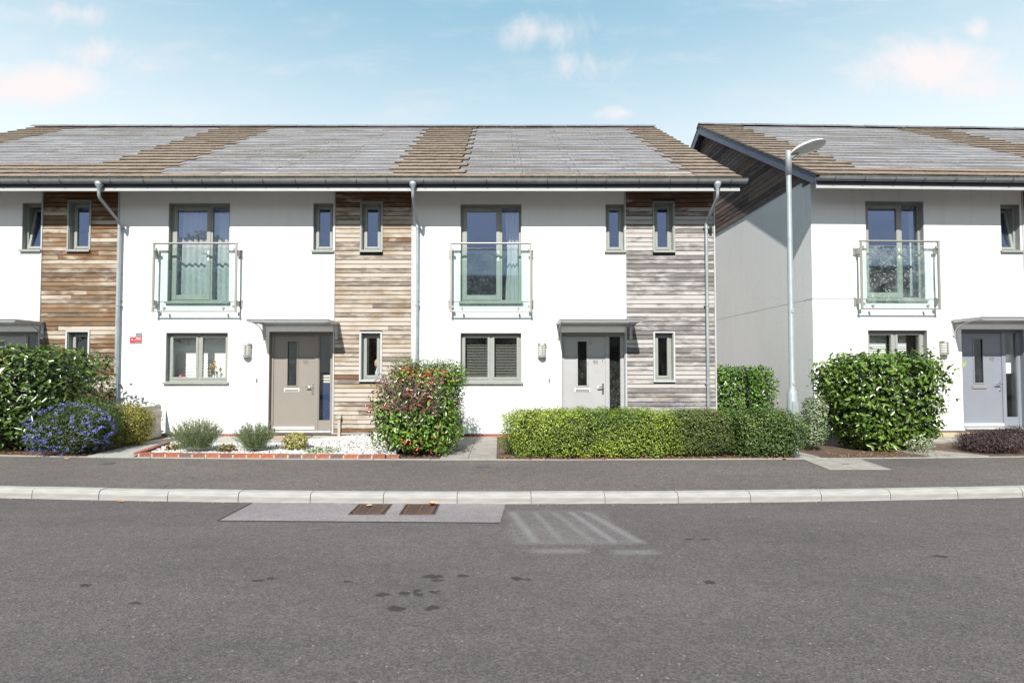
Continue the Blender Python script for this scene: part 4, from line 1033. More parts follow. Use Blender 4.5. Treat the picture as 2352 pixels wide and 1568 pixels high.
lo_ = lant.build('lantern', principled('white_lantern_shell', (.60, .61, .60), .4), L, Vector((.29 * Dv.x, .29 * Dv.y, 5.10)), rot_l.to_euler())
gb = MB(); g2 = [(x * 1.0, y, z) for x, y, z in rin]; cen = [(x * .6 + .006, y * .6, -.026) for x, y, z in rin]
gb.add(g2 + cen, [(k, (k + 1) % N2, N2 + (k + 1) % N2, N2 + k) for k in range(N2)] + [tuple(range(N2, 2 * N2))[::-1]], 0, False)
gb.build('lens', principled('lantern_lens', (.62, .66, .64), .35), lo_)
MB().bar((.02 * Dv.x, .02 * Dv.y, 4.98), (.14 * Dv.x, .14 * Dv.y, 5.06), .05, .05).build('arm', principled('dark_grey_casting', (.12, .12, .12), .5), L)
MB().box(-.018, .018, -.060, -.055, 2.35, 2.40).box(-.018, .018, -.060, -.055, 1.13, 1.18).build('number_plate', principled('pale_plate', (.5, .5, .48), .5), L)
digits('30', .042, L, (0, -.0605, 2.375), M_black, depth=.0005)
digits('30', .042, L, (0, -.0605, 1.155), M_black, depth=.0005)

# ------------------------------------------------------------------ plants
def leaf_mat(name, gloss=.35, trans=.35, objcol=False):
    m_ = bpy.data.materials.new(name); m_.use_nodes = True; t = NT(m_.node_tree)
    if objcol: c = t.n('ShaderNodeObjectInfo').outputs['Color']
    else: c = t.n('ShaderNodeAttribute', attribute_name='Col').outputs['Color']
    p = t.n('ShaderNodeBsdfPrincipled', ins={'Base Color': c, 'Roughness': gloss, 'Specular IOR Level': .55})
    tr = t.n('ShaderNodeBsdfTranslucent', ins={'Color': t.mix(1.0, c, (1.3, 1.35, .7), 'MULTIPLY')})
    s_ = t.n('ShaderNodeMixShader', ins={0: trans, 1: p.outputs[0], 2: tr.outputs[0]})
    t.n('ShaderNodeOutputMaterial', ins={0: s_.outputs[0]}); return m_
ML_gloss = leaf_mat('glossy_leaf', .30, .12); ML_matt = leaf_mat('matt_leaf', .55, .25); ML_gloss_o = leaf_mat('glossy_leaf_single', .30, .12, True)
M_bark = principled('bark', (.12, .085, .06), .9, var=.3, vscale=20, bump=.8, bscale=60)
M_twig = principled('reddish_twigs', (.27, .20, .175), .85)

def norm(a): return a / np.maximum(np.linalg.norm(a, axis=1, keepdims=True), 1e-9)
def leaf_frames(P, Nn, up=.4, spread=.8):
    n = len(P)
    nn = norm(Nn + RNG.normal(0, spread, (n, 3)) * .7 + np.array([0, 0, up]))
    ax = norm(Nn * .5 + RNG.normal(0, .9, (n, 3)) + np.array([0, 0, .25]))
    ax = norm(ax - nn * np.sum(ax * nn, axis=1, keepdims=True)); sd = np.cross(ax, nn)
    return ax, sd, nn
PROF = np.array([(0, 0), (.33, .5), (.68, .42), (1, 0), (.68, -.42), (.33, -.5)])
def leaves_mesh(name, P, frames, Ls, Ws, cols, mat_, simple=False):
    ax, sd, nn = frames; n = len(P)
    if simple: pr = np.array([(0, 0), (.45, .5), (1, 0), (.45, -.5)]); faces = [(0, 2, 1), (0, 3, 2)]
    else: pr = PROF; faces = [(0, 3, 2, 1), (0, 5, 4, 3)]
    k = len(pr); V = np.zeros((n, k, 3))
    for i, (a, b_) in enumerate(pr):
        V[:, i] = P + ax * (Ls * a)[:, None] + sd * (Ws * b_)[:, None] + nn * ((abs(b_) * .35 * Ws) - a * a * .12 * Ls)[:, None]
    nl = len(faces[0]); F = np.array(faces)[None] + (np.arange(n) * k)[:, None, None]
    me = bpy.data.meshes.new(name); nf = n * len(faces)
    me.vertices.add(n * k); me.vertices.foreach_set('co', V.reshape(-1).astype(np.float32))
    me.loops.add(nf * nl); me.loops.foreach_set('vertex_index', F.reshape(-1).astype(np.int32))
    me.polygons.add(nf); me.polygons.foreach_set('loop_start', (np.arange(nf) * nl).astype(np.int32)); me.polygons.foreach_set('loop_total', np.full(nf, nl, np.int32))
    me.update(calc_edges=True)
    at = me.color_attributes.new('Col', 'FLOAT_COLOR', 'POINT')
    C4 = np.ones((n, k, 4)); C4[:, :, :3] = cols[:, None, :]; at.data.foreach_set('color', C4.reshape(-1).astype(np.float32))
    me.materials.append(mat_); return me
def lump(P, f, seed):
    r = np.random.default_rng(seed); o = np.zeros(len(P))
    for _ in range(6):
        d = r.normal(0, 1, 3) * f; o += np.sin(P @ d + r.uniform(0, 6.28))
    return o / 6 * 1.6
def shell(n, c, h, p=4, inner=.6, lumpy=.08, lf=3, seed=1, zcut=None, gap=.0, gf=6, taper=0.0, stray=.0):
    """points in the outer shell of a rounded box (half sizes h), with outward normals"""
    out = []; tot = 0; c = np.array(c); h = np.array(h)
    while tot < n:
        q = RNG.uniform(-1.15, 1.15, (n * 2, 3))
        r = (np.abs(q) ** p).sum(1) ** (1 / p)
        w_ = q * h
        lim = 1 - lumpy + lumpy * lump(w_, lf, seed)
        if stray: lim = lim + (RNG.random(len(q)) < stray) * RNG.uniform(0, .12, len(q))
        kp = (r < lim) & (r > lim * (inner + (1 - inner) * RNG.random(len(q)) ** 2 * .6))
        if gap: kp &= (lump(w_, gf, seed + 5) + RNG.normal(0, .25, len(q))) > -1 + gap
        q = q[kp]; out.append(q); tot += len(q)
    q = np.concatenate(out)[:n]
    nrm = norm(np.sign(q) * np.abs(q) ** (p - 1) / h)
    W_ = q * h
    if taper: s_ = 1 - taper * (1 - (q[:, 2] + 1) / 2) ** 2; W_[:, 0] *= s_; W_[:, 1] *= s_
    W_ = W_ + c
    if zcut is not None: W_[:, 2] = np.maximum(W_[:, 2], zcut + RNG.uniform(0, .05, n))
    return W_, nrm
def pal(n, cols, wts, P=None, f=3, seed=3, jit=.25):
    cols = np.array(cols); w_ = np.array(wts, float); w_ /= w_.sum()
    u = RNG.random(n)
    if P is not None: u = np.clip(.62 * u + .38 * (lump(P, f, seed) * .5 + .5), 0, .999)
    idx = np.searchsorted(np.cumsum(w_), u); idx = np.minimum(idx, len(cols) - 1)
    return cols[idx] * (1 + RNG.uniform(-jit, jit, (n, 1)))
def branches(base, tips, mat_, parent, r0=.012, name='stem'):
    b_ = MB()
    for t_ in tips:
        m1 = Vector(base).lerp(Vector(t_), .5) + Vector(RNG.normal(0, .04, 3))
        m1.z = (base[2] * .45 + t_[2] * .55)
        b_.tube([base, m1, t_], [r0, r0 * .6, r0 * .25], 5, cap=False)
    return b_.build(name, mat_, parent)
def shrub(name, label, cat, c, h, n, L_, W_, cols, wts, mat_=ML_gloss, p=4, inner=.55, lumpy=.08, lf=3, simple=False, singles=0, seed=1, up=.35, spread=.9,
          group=None, gap=0, taper=0, pf=3, stray=.0, stems=10, filt=None, jit=.25, stem_mat=None, core=0, core_scale=1.0):
    base = Vector((c[0], c[1], .22)); root = empty(name, base, label=label, cat=cat, group=group)
    P, Nn = shell(n, c, h, p, inner, lumpy, lf, seed, .235, gap, 6, taper, stray)
    if filt is not None:
        k = filt(P); P, Nn = P[k], Nn[k]
    if core:
        Q, Qn = shell(core, c, [v_ * .86 for v_ in h], p, .35, lumpy, lf, seed, .235, 0, 6, taper)
    n = len(P); ls = L_ * RNG.uniform(.45, 1.3, n); ws = W_ * RNG.uniform(.7, 1.15, n)
    cc = pal(n, cols, wts, P, pf, seed + 9, jit)
    fr = leaf_frames(P, Nn, up, spread)
    Pl = P - np.array(base)
    if singles:
        sc_ = -(P[:, 1]) + Nn[:, 1] * -.4 + RNG.random(n) * .3 + P[:, 2] * .05
        order = np.argsort(-sc_)[:singles]; rest = np.ones(n, bool); rest[order] = False
        pr = PROF; vs = [(a, b_, abs(b_) * .35 * W_ / L_ * 1.0 - a * a * .12) for a, b_ in pr]
        me1 = MB(); me1.add([(a, b_ * W_ / L_, z_) for a, b_, z_ in vs], [(0, 3, 2, 1), (0, 5, 4, 3)])
        me1 = me1.mesh('leaf', ML_gloss_o)
        for i in order:
            o = inst('leaf', me1, root, color=tuple(cc[i]))
            M_ = Matrix.Identity(4)
            for r_ in range(3):
                M_[r_][0] = fr[0][i][r_] * ls[i]; M_[r_][1] = fr[1][i][r_] * ls[i]; M_[r_][2] = fr[2][i][r_] * ls[i]; M_[r_][3] = Pl[i][r_]
            o.matrix_local = M_
        P, Pl, ls, ws, cc = P[rest], Pl[rest], ls[rest], ws[rest], cc[rest]; fr = tuple(f[rest] for f in fr)
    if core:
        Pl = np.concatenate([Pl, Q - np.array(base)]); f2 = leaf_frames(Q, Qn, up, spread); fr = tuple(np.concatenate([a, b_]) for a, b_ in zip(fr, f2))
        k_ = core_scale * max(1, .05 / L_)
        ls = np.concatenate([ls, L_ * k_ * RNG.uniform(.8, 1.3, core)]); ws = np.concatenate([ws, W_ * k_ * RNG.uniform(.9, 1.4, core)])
        cc = np.concatenate([cc, pal(core, cols[:2], [2, 1], None, 3, 3, .3) * .6])  # inner leaves coloured darker, painting in shade for the gaps between outer leaves
    o = inst('foliage', leaves_mesh('foliage', Pl, fr, ls, ws, cc, mat_, simple), root)
    if singles: o['kind'] = 'stuff'
    if stems:
        tips = [tuple(Vector(Pl[i]) * .92) for i in RNG.choice(len(Pl), stems)]
        branches((0, 0, -.02), tips, stem_mat or M_bark, root)
    return root

PH = [(.032, .058, .010), (.068, .125, .016), (.115, .19, .024), (.19, .26, .06)]
PHd = [(.020, .042, .010), (.048, .090, .014), (.085, .140, .022), (.14, .17, .04), (.18, .12, .045)]
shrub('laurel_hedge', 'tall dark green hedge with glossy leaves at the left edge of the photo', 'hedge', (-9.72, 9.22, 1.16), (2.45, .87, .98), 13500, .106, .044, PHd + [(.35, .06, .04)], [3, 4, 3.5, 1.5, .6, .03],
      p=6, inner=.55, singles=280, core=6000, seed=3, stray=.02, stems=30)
shrub('blue_flowering_shrub', 'low shrub covered in small blue flowers at the left', 'shrub', (-7.26, 8.55, .61), (.78, .48, .49), 9000, .030, .015, [(.03, .055, .012), (.06, .10, .025), (.11, .14, .04)], [3, 3, 1],
      ML_matt, p=2.6, inner=.5, lumpy=.2, lf=6, simple=True, core=2500, seed=8, stray=.08)
def blossoms(parent_c, c, h, n, size, cols, wts, seed, p=2.6, clump=60, label=None):
    P, Nn = shell(n // 14, c, h, p, .86, .14, 4, seed, .26)
    P = np.repeat(P + Nn * .02, 14, axis=0); Nn = np.repeat(Nn, 14, axis=0); P = P + RNG.normal(0, .013, P.shape)
    k = len(P); fr = leaf_frames(P, Nn, .3, 1.2)
    return leaves_mesh('blossom', P - np.array(parent_c), fr, size * RNG.uniform(.6, 1.3, k), size * RNG.uniform(.6, 1.2, k), pal(k, cols, wts, jit=.2), ML_matt, True)
bs_ = [o for o in COL.objects if o.name == 'blue_flowering_shrub'][0]
tag(inst('blossoms', blossoms(bs_.location, (-7.26, 8.53, .62), (.80, .50, .50), 3300, .017, [(.10, .10, .42), (.16, .17, .55), (.24, .24, .66)], [2, 3, 2], 8), bs_), kind='stuff')
shrub('leafy_shrub', 'small leaved green shrub behind the blue flowering one', 'shrub', (-7.35, 9.0, .72), (.62, .4, .52), 4500, .035, .018, [(.05, .09, .02), (.10, .16, .04), (.16, .22, .06)], [3, 3, 1],
      ML_matt, p=2.4, simple=True, core=1500, seed=18, stray=.1)
shrub('golden_shrub', 'rounded yellow green shrub between the blue flowers and the wooden box', 'shrub', (-6.93, 9.42, .62), (.42, .36, .46), 5200, .034, .014, [(.12, .14, .02), (.28, .26, .035), (.40, .34, .06), (.06, .08, .02)], [2, 3, 2, 2],
      ML_matt, p=2.5, inner=.5, lumpy=.1, lf=7, simple=True, core=1800, seed=28, stray=.06)
# wooden box
bxr = empty('wooden_planter', (-7.60, 10.28, .24), label='low wooden slatted box against the white wall by the golden shrub', cat='planter')
pm = MB().box(0, .8, 0, .022, 0, .105).mesh('slat', T_b); pm2 = MB().box(0, .022, 0, .68, 0, .105).mesh('slat', T_b)
for k in range(6):
    inst('slat', pm, bxr, (-.4, -.36, .01 + k * .112), color=(.4, .5, 0)); inst('slat', pm2, bxr, (.40, -.34, .01 + k * .112), color=(.5, .4, 0)); inst('slat', pm2, bxr, (-.42, -.34, .01 + k * .112), color=(.5, .4, 0))
for a in (-.38, .36):
    MB().box(a, a + .04, -.337, -.30, 0, .68).build('post', T_b, bxr)

def lavender(x, y, r, hgt, n, label):
    root = empty('lavender_bush', (x, y, .235), label=label, cat='lavender')
    b0 = RNG.normal(0, r * .16, (n, 2)); th = RNG.uniform(0, 6.283, n); rad = np.sqrt(RNG.random(n))
    el = 1 - rad * .55
    tipx = np.cos(th) * rad * r * 1.0; tipy = np.sin(th) * rad * r * .85; tz = hgt * np.sqrt(np.maximum(.05, 1 - .62 * rad ** 2)) * RNG.uniform(.72, 1.08, n)
    P0 = np.stack([b0[:, 0] + tipx * .3, b0[:, 1] + tipy * .3, tz * .12], 1); P1 = np.stack([tipx, tipy, tz], 1)
    Ps = []; Ax = []
    for k in range(9):
        f = .12 + .88 * k / 8; Q = P0 * (1 - f) + P1 * f; Q[:, 2] += .06 * hgt * math.sin(f * 3.14) * rad
        for _ in range(2):
            Ps.append(Q + RNG.normal(0, .004, Q.shape)); Ax.append(norm(norm(P1 - P0) + RNG.normal(0, .28, Q.shape)))
    P = np.concatenate(Ps); ax = np.concatenate(Ax); m_ = len(P)
    nn = norm(np.cross(ax, RNG.normal(0, 1, (m_, 3)))); sd = np.cross(ax, nn)
    cc = pal(m_, [(.10, .15, .065), (.16, .22, .10), (.24, .28, .15), (.26, .22, .13)], [3, 4, 2, 1], jit=.2)
    inst('foliage', leaves_mesh('foliage', P, (ax, sd, nn), RNG.uniform(.035, .06, m_), np.full(m_, .0055), cc, ML_matt, True), root)
    k = RNG.choice(n, n // 5); T_ = P1[k]; d = norm(P1[k] - P0[k]); hh = []
    for f in (0, .02, .04, .06, .075): hh.append(T_ + d * f)
    P = np.concatenate(hh); ax = np.tile(d, (5, 1)); m_ = len(P); nn = norm(np.cross(ax, RNG.normal(0, 1, (m_, 3)))); sd = np.cross(ax, nn)
    inst('flower_spikes', leaves_mesh('flower_spikes', P, (ax, sd, nn), np.full(m_, .03), np.full(m_, .008), pal(m_, [(.16, .13, .17), (.2, .18, .12), (.12, .1, .08)], [2, 2, 1]), ML_matt, True), root)
lavender(-5.19, 8.58, .42, .58, 620, 'larger lavender bush on the white pebbles, nearest the path')
lavender(-4.22, 8.62, .34, .50, 480, 'smaller lavender bush on the white pebbles, before the taupe door frame')
shrub('sedum_plant', 'small yellow green plant with flat flower heads on the pebbles before the taupe door', 'plant', (-3.60, 8.80, .40), (.25, .2, .19), 900, .045, .026, [(.14, .19, .03), (.32, .32, .08), (.42, .36, .14), (.08, .11, .03)], [3, 3, 2, 2], ML_matt, p=2.2, inner=.4, seed=41, stems=8, up=.8)
shrub('wilted_plant', 'low wilted plant with reddish leaves between the lavenders', 'plant', (-4.68, 8.62, .30), (.17, .13, .09), 200, .06, .028, [(.10, .14, .03), (.28, .12, .06), (.30, .20, .10)], [3, 2, 2], ML_matt, p=2.2, inner=.3, seed=42, stems=5)
shrub('small_plant', 'low plant left of the larger lavender, at the corner of the pebbles', 'plant', (-5.70, 8.78, .30), (.16, .13, .1), 170, .055, .026, [(.10, .13, .03), (.22, .14, .05), (.26, .22, .08)], [3, 2, 2], ML_matt, p=2.2, inner=.3, seed=43, stems=5)
shrub('creeping_plant', 'flat green creeping plant with brown leaves on the pebbles', 'plant', (-3.02, 8.55, .28), (.33, .2, .07), 420, .035, .018, [(.10, .16, .04), (.20, .25, .10), (.30, .13, .07)], [3, 2, 1.4], ML_matt, p=2.2, inner=.2, seed=44, stems=8)

# red tipped shrub in front, green one behind
RED = [(.055, .10, .014), (.10, .19, .025), (.17, .27, .045), (.40, .05, .03), (.55, .10, .07), (.28, .03, .03)]
shrub('green_shrub', 'tall green small leaved shrub behind the red tipped one', 'shrub', (-1.36, 9.30, 1.06), (.74, .52, .88), 16000, .034, .018, [(.05, .10, .02), (.09, .17, .03), (.15, .24, .06)], [3, 4, 2], ML_matt, p=5, inner=.55, simple=True, core=6000, seed=50, stray=.1, stems=16)
def bare(P):   # the twiggy upper part has few leaves
    u = (P[:, 0] + 1.45) / .78; v_ = (P[:, 2] - 1.26) / .42
    d = np.exp(-(u * u + v_ * v_)); edge = (P[:, 0] < -1.75)
    return (RNG.random(len(P)) > d * .93) & ~(edge & (RNG.random(len(P)) < .45))
rr = shrub('red_tipped_shrub', 'shrub with red young leaves and bare twigs beside the brick edged pebbles', 'shrub', (-1.42, 8.56, .98), (.83, .50, .77), 5600, .086, .035, RED[:3] + [(.28, .26, .06), (.32, .045, .03)], [2.0, 3.2, 3.0, 1.0, .55], p=4.6, inner=.55, lumpy=.13, lf=5, singles=280, core=1800, seed=61, stray=.08,
           stems=26, filt=bare, pf=5)
# red flush along the top and dark red leaves among the twigs
P, Nn = shell(2600, (-1.44, 8.62, .98), (.84, .54, .80), 3.6, .8, .1, 3, 61, .235)
tt = RNG.random(len(P)); kk = ((P[:, 2] > 1.52) & (P[:, 0] > -1.9)) | ((P[:, 2] > .95) & (P[:, 0] < -1.05) & (P[:, 1] < 8.5) & (tt < .8)) | ((P[:, 2] < .62) & (P[:, 0] > -1.6) & (P[:, 1] < 8.4) & (tt < .2)) | (tt < .03)
P, Nn = P[kk], Nn[kk]; m_ = len(P)
cc = np.where(((P[:, 2] > 1.42) | (P[:, 2] < .7))[:, None] & (P[:, 0] > -1.7)[:, None], pal(m_, [(.40, .06, .035), (.28, .06, .035), (.22, .24, .05)], [3, 2, 1.4]), pal(m_, [(.13, .022, .022), (.22, .04, .03)], [2, 1]))
tag(inst('red_shoots', leaves_mesh('red_shoots', P - np.array(rr.location), leaf_frames(P, Nn, .6, .7), RNG.uniform(.05, .09, m_), RNG.uniform(.02, .034, m_), cc, ML_gloss), rr), kind='stuff')
tw = MB()
for k in range(190):
    b0 = Vector((RNG.normal(-.05, .08), RNG.normal(-.02, .06), .35 + RNG.random() * .35)); th = RNG.uniform(-2.9, -.2)
    t1 = Vector((RNG.uniform(-.72, .55), -RNG.uniform(.1, .50), RNG.uniform(.75, 1.45)))
    m1 = b0.lerp(t1, .5) + Vector(RNG.normal(0, .05, 3)); m2 = b0.lerp(t1, .8) + Vector(RNG.normal(0, .03, 3))
    tw.tube([b0, m1, m2, t1], [.007, .005, .0035, .002], 4, cap=False)
    for _ in range(2):
        e = m2 + Vector(RNG.normal(0, .07, 3)) + Vector((0, 0, .05)); tw.tube([m1.lerp(m2, RNG.random()), e], [.003, .0015], 3, cap=False)
tag(tw.build('twigs', M_twig, rr), kind='stuff')

# low hedges
HB = [(.07, .115, .014), (.17, .25, .025), (.32, .39, .04), (.52, .52, .10)]
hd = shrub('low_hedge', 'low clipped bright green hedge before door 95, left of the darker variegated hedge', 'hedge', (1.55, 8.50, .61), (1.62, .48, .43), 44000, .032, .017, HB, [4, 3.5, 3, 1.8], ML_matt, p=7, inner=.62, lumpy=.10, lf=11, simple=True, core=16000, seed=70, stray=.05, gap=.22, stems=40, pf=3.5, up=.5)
shrub('low_hedge', 'darker twiggy section of the low hedge with blue flowers at its back', 'hedge', (3.30, 8.52, .62), (.62, .47, .42), 15000, .028, .014, [(.045, .07, .014), (.085, .125, .02), (.15, .20, .035), (.17, .11, .07)], [3, 3, 2, 1.6], ML_matt, p=6, inner=.6, lumpy=.12, lf=10, simple=True, core=6000, seed=71, stray=.07, gap=.2, stems=60, stem_mat=M_twig, group=None)
shrub('low_hedge', 'glossy end of the low hedge with yellow leaves beside the street lamp', 'hedge', (4.37, 8.50, .62), (.66, .48, .43), 11500, .036, .019, [(.03, .06, .014), (.07, .125, .02), (.14, .21, .04), (.50, .40, .04)], [3, 4, 2.4, .35], ML_matt, p=6, inner=.6, lumpy=.12, lf=10, simple=True, core=5000, seed=72, stray=.05, gap=.2, stems=30, pf=6)
bf = blossoms((2.9, 8.8, .22), (3.05, 8.9, .98), (.7, .20, .07), 330, .013, [(.17, .16, .6), (.3, .28, .75)], [1, 1], 73)
tag(inst('flowering_top', bf, None, (2.9, 8.8, .22)), label='thin band of blue flowers along the back of the low hedge', cat='flowers')
shrub('passage_shrub', 'bright green leafy bush in the gap between the two terraces', 'shrub', (5.32, 11.45, 1.02), (.86, .6, .82), 6500, .075, .032, [(.035, .08, .012), (.075, .16, .016), (.13, .24, .03)], [2.5, 4, 3], p=5, inner=.5, lumpy=.08, singles=120, core=2500, seed=75, stray=.06, stems=14)
shrub('variegated_shrub', 'narrow pale grey green shrub just right of the street lamp', 'shrub', (5.60, 9.00, .72), (.23, .22, .48), 2600, .048, .022, [(.05, .08, .035), (.13, .18, .09), (.25, .30, .18)], [3, 4, 3], ML_matt, p=3, inner=.4, lumpy=.12, lf=6, seed=77, stray=.1)
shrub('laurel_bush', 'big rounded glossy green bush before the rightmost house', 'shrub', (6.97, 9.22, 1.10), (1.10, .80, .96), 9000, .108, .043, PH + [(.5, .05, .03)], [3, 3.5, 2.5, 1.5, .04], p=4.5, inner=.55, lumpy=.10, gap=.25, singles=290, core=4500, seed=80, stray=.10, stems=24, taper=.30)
shrub('grey_plant', 'small silvery plant at the right foot of the big glossy bush', 'plant', (7.22, 8.68, .38), (.22, .18, .18), 600, .04, .012, [(.22, .27, .17), (.35, .40, .28)], [1, 1], ML_matt, p=2.2, inner=.3, seed=82, stems=6)
DPU = [(.035, .018, .022), (.07, .035, .04), (.12, .075, .075)]
shrub('purple_shrub', 'dark purple low mound beside the right path, nearest the pavement', 'shrub', (8.62, 8.88, .36), (.62, .42, .25), 9000, .028, .010, DPU, [3, 3, 1.5], ML_matt, p=2.4, inner=.5, lumpy=.1, lf=6, simple=True, core=2500, seed=84, stray=.06, group='dark purple mounds by the right path')
shrub('purple_shrub', 'dark purple low mound cut off by the right edge of the photo', 'shrub', (9.55, 9.25, .38), (.65, .45, .27), 8000, .028, .010, DPU, [3, 3, 1.5], ML_matt, p=2.4, inner=.5, lumpy=.1, lf=6, simple=True, core=2500, seed=85, stray=.06, group='dark purple mounds by the right path')

# ------------------------------------------------------------------ brick edging and pebbles
be = empty('brick_edging', (-3.9, 8.1, .22), label='row of red bricks edging the white pebbles', cat='garden edging')
bm_ = MB().box(0, .206, 0, .10, 0, .072).mesh('brick', M_brick)
BC = [(.21, .068, .043), (.25, .078, .047), (.18, .068, .052), (.13, .072, .064), (.27, .088, .048), (.20, .09, .066)]
x = -5.93
while x < -1.82:
    o = inst('brick', bm_, be, (x + 3.9, BY(x) + .058 - 8.1, random.uniform(-.004, .003)), (0, 0, math.atan2(BY(x + .2) - BY(x), .2)), color=random.choice(BC)); bevel(o, .006); x += .2275
dvec = Vector((-.33, 1.20)).normalized(); p = Vector((-5.95, 8.34))
for k in range(6):
    o = inst('brick', bm_, be, (p.x + 3.9 - .02, p.y - 8.1, random.uniform(-.004, .003)), (0, 0, math.atan2(dvec.y, dvec.x)), color=random.choice(BC)); bevel(o, .006); p += dvec * .2275
mo = MB(); x = -5.95
while x < -2.2: mo.bar((x + 3.9, BY(x) + .108 - 8.1, .028), (x + .5 + 3.9, BY(x + .5) + .108 - 8.1, .028), .092, .066); x += .5
mo.build('mortar', M_mortar, be)

poly_g = [(-5.86, 8.30), (-1.75, 8.16), (-1.75, 10.73), (-3.22, 10.73), (-4.08, 9.60), (-6.28, 9.60)]
def inside(x_, y_, poly):
    r_ = np.zeros(len(x_), bool); j = len(poly) - 1
    for i in range(len(poly)):
        xi, yi = poly[i]; xj, yj = poly[j]
        r_ ^= ((yi > y_) != (yj > y_)) & (x_ < (xj - xi) * (y_ - yi) / (yj - yi + 1e-12) + xi); j = i
    return r_
sheet('pebble_bed', poly_g, .246, principled('pebble_bed_fines', (.16, .14, .12), .95, var=.3, vscale=40, bump=1, bscale=60), kind='structure')
ico = [(0, 0, 1), (.894, 0, .447), (.276, .851, .447), (-.724, .526, .447), (-.724, -.526, .447), (.276, -.851, .447), (.724, .526, -.447), (-.276, .851, -.447), (-.894, 0, -.447), (-.276, -.851, -.447), (.724, -.526, -.447)]
icf = [(0, 1, 2), (0, 2, 3), (0, 3, 4), (0, 4, 5), (0, 5, 1), (1, 6, 2), (2, 7, 3), (3, 8, 4), (4, 9, 5), (5, 10, 1), (6, 7, 2), (7, 8, 3), (8, 9, 4), (9, 10, 5), (10, 6, 1)]
N = 11000; gx_ = RNG.uniform(-6.3, -1.7, N); gy_ = 8.15 + (10.75 - 8.15) * RNG.random(N) ** 1.25; k = inside(gx_, gy_, poly_g); gx_, gy_ = gx_[k], gy_[k]; N = len(gx_)
base_v = np.array(ico); rs = RNG.uniform(.013, .027, N); sc3 = np.stack([rs * RNG.uniform(.8, 1.3, N), rs * RNG.uniform(.7, 1.1, N), rs * RNG.uniform(.45, .8, N)], 1)
ang = RNG.uniform(0, 6.28, N); ca, sa = np.cos(ang), np.sin(ang)
V = base_v[None] * sc3[:, None] * RNG.uniform(.85, 1.15, (N, len(ico), 1)); X = V[..., 0] * ca[:, None] - V[..., 1] * sa[:, None]; Y = V[..., 0] * sa[:, None] + V[..., 1] * ca[:, None]
hill = .035 * np.exp(-((gx_ + 3.0) ** 2 / .8 + (gy_ - 9.6) ** 2 / .5))
V = np.stack([X + gx_[:, None], Y + gy_[:, None], V[..., 2] + (.252 + hill + RNG.uniform(0, .016, N))[:, None]], -1)
F = (np.array(icf)[None] + (np.arange(N) * len(ico))[:, None, None]).reshape(-1)
me = bpy.data.meshes.new('white_pebbles'); nf = N * len(icf)
me.vertices.add(N * len(ico)); me.vertices.foreach_set('co', V.reshape(-1).astype(np.float32)); me.loops.add(nf * 3); me.loops.foreach_set('vertex_index', F.astype(np.int32))
me.polygons.add(nf); me.polygons.foreach_set('loop_start', (np.arange(nf) * 3).astype(np.int32)); me.polygons.foreach_set('loop_total', np.full(nf, 3, np.int32)); me.polygons.foreach_set('use_smooth', np.ones(nf, bool)); me.update(calc_edges=True)
me.materials.append(principled('white_stone', (.42, .41, .40), .8, var=.30, vscale=34))
tag(inst('white_pebbles', me, None), label='white pebbles filling the brick edged bed', cat='pebbles', kind='stuff')

# fallen leaves and litter
def litter(name, label, n, area, size, cols, z):
    x0_, x1_, y0_, y1_ = area
    xx = RNG.uniform(x0_, x1_, n); yy = RNG.uniform(y0_, y1_, n) + np.array([BY(a) for a in xx])
    P = np.stack([xx, yy, np.full(n, z)], 1) + RNG.uniform(0, .02, (n, 1)) * np.array([0, 0, 1])
    Nn = np.tile([0, 0, 1.0], (n, 1)); ax, sd, nn = leaf_frames(P, Nn, 1.5, .6)
    me = leaves_mesh(name, P, (ax, sd, nn), size * RNG.uniform(.5, 1.2, n), size * .55 * RNG.uniform(.6, 1.1, n), pal(n, cols, [1] * len(cols)), ML_matt)
    tag(inst(name, me, None), label=label, cat='leaves', kind='stuff')
BR = [(.30, .15, .08), (.22, .10, .05), (.38, .25, .15), (.15, .07, .04)]
litter('fallen_leaves', 'dry brown leaves along the foot of the low hedge', 650, (-.05, 4.75, .03, .24), .055, BR, .235)
litter('bed_litter', 'brown leaves and bark bits under the big glossy bush', 500, (5.5, 7.4, .06, .6), .035, BR, .235)
litter('hedge_litter', 'brown leaves on the soil under the dark left hedge', 400, (-9.5, -6.9, .05, .4), .045, BR, .235)
P = []
for _ in range(260):
    xx = RNG.uniform(-7, 7); P.append((xx, KY(xx) - abs(RNG.normal(0, .035)) - .012, .004))
P = np.array(P); m_ = len(P); ax, sd, nn = leaf_frames(P, np.tile([0, 0, 1.0], (m_, 1)), 1.5, .4)
tag(inst('gutter_litter', leaves_mesh('gutter_litter', P, (ax, sd, nn), RNG.uniform(.012, .04, m_), RNG.uniform(.007, .018, m_), pal(m_, BR + [(.5, .48, .42)], [1] * 5), ML_matt, True), None), label='crumbs of dry leaf lying along the foot of the kerb', cat='litter', kind='stuff')
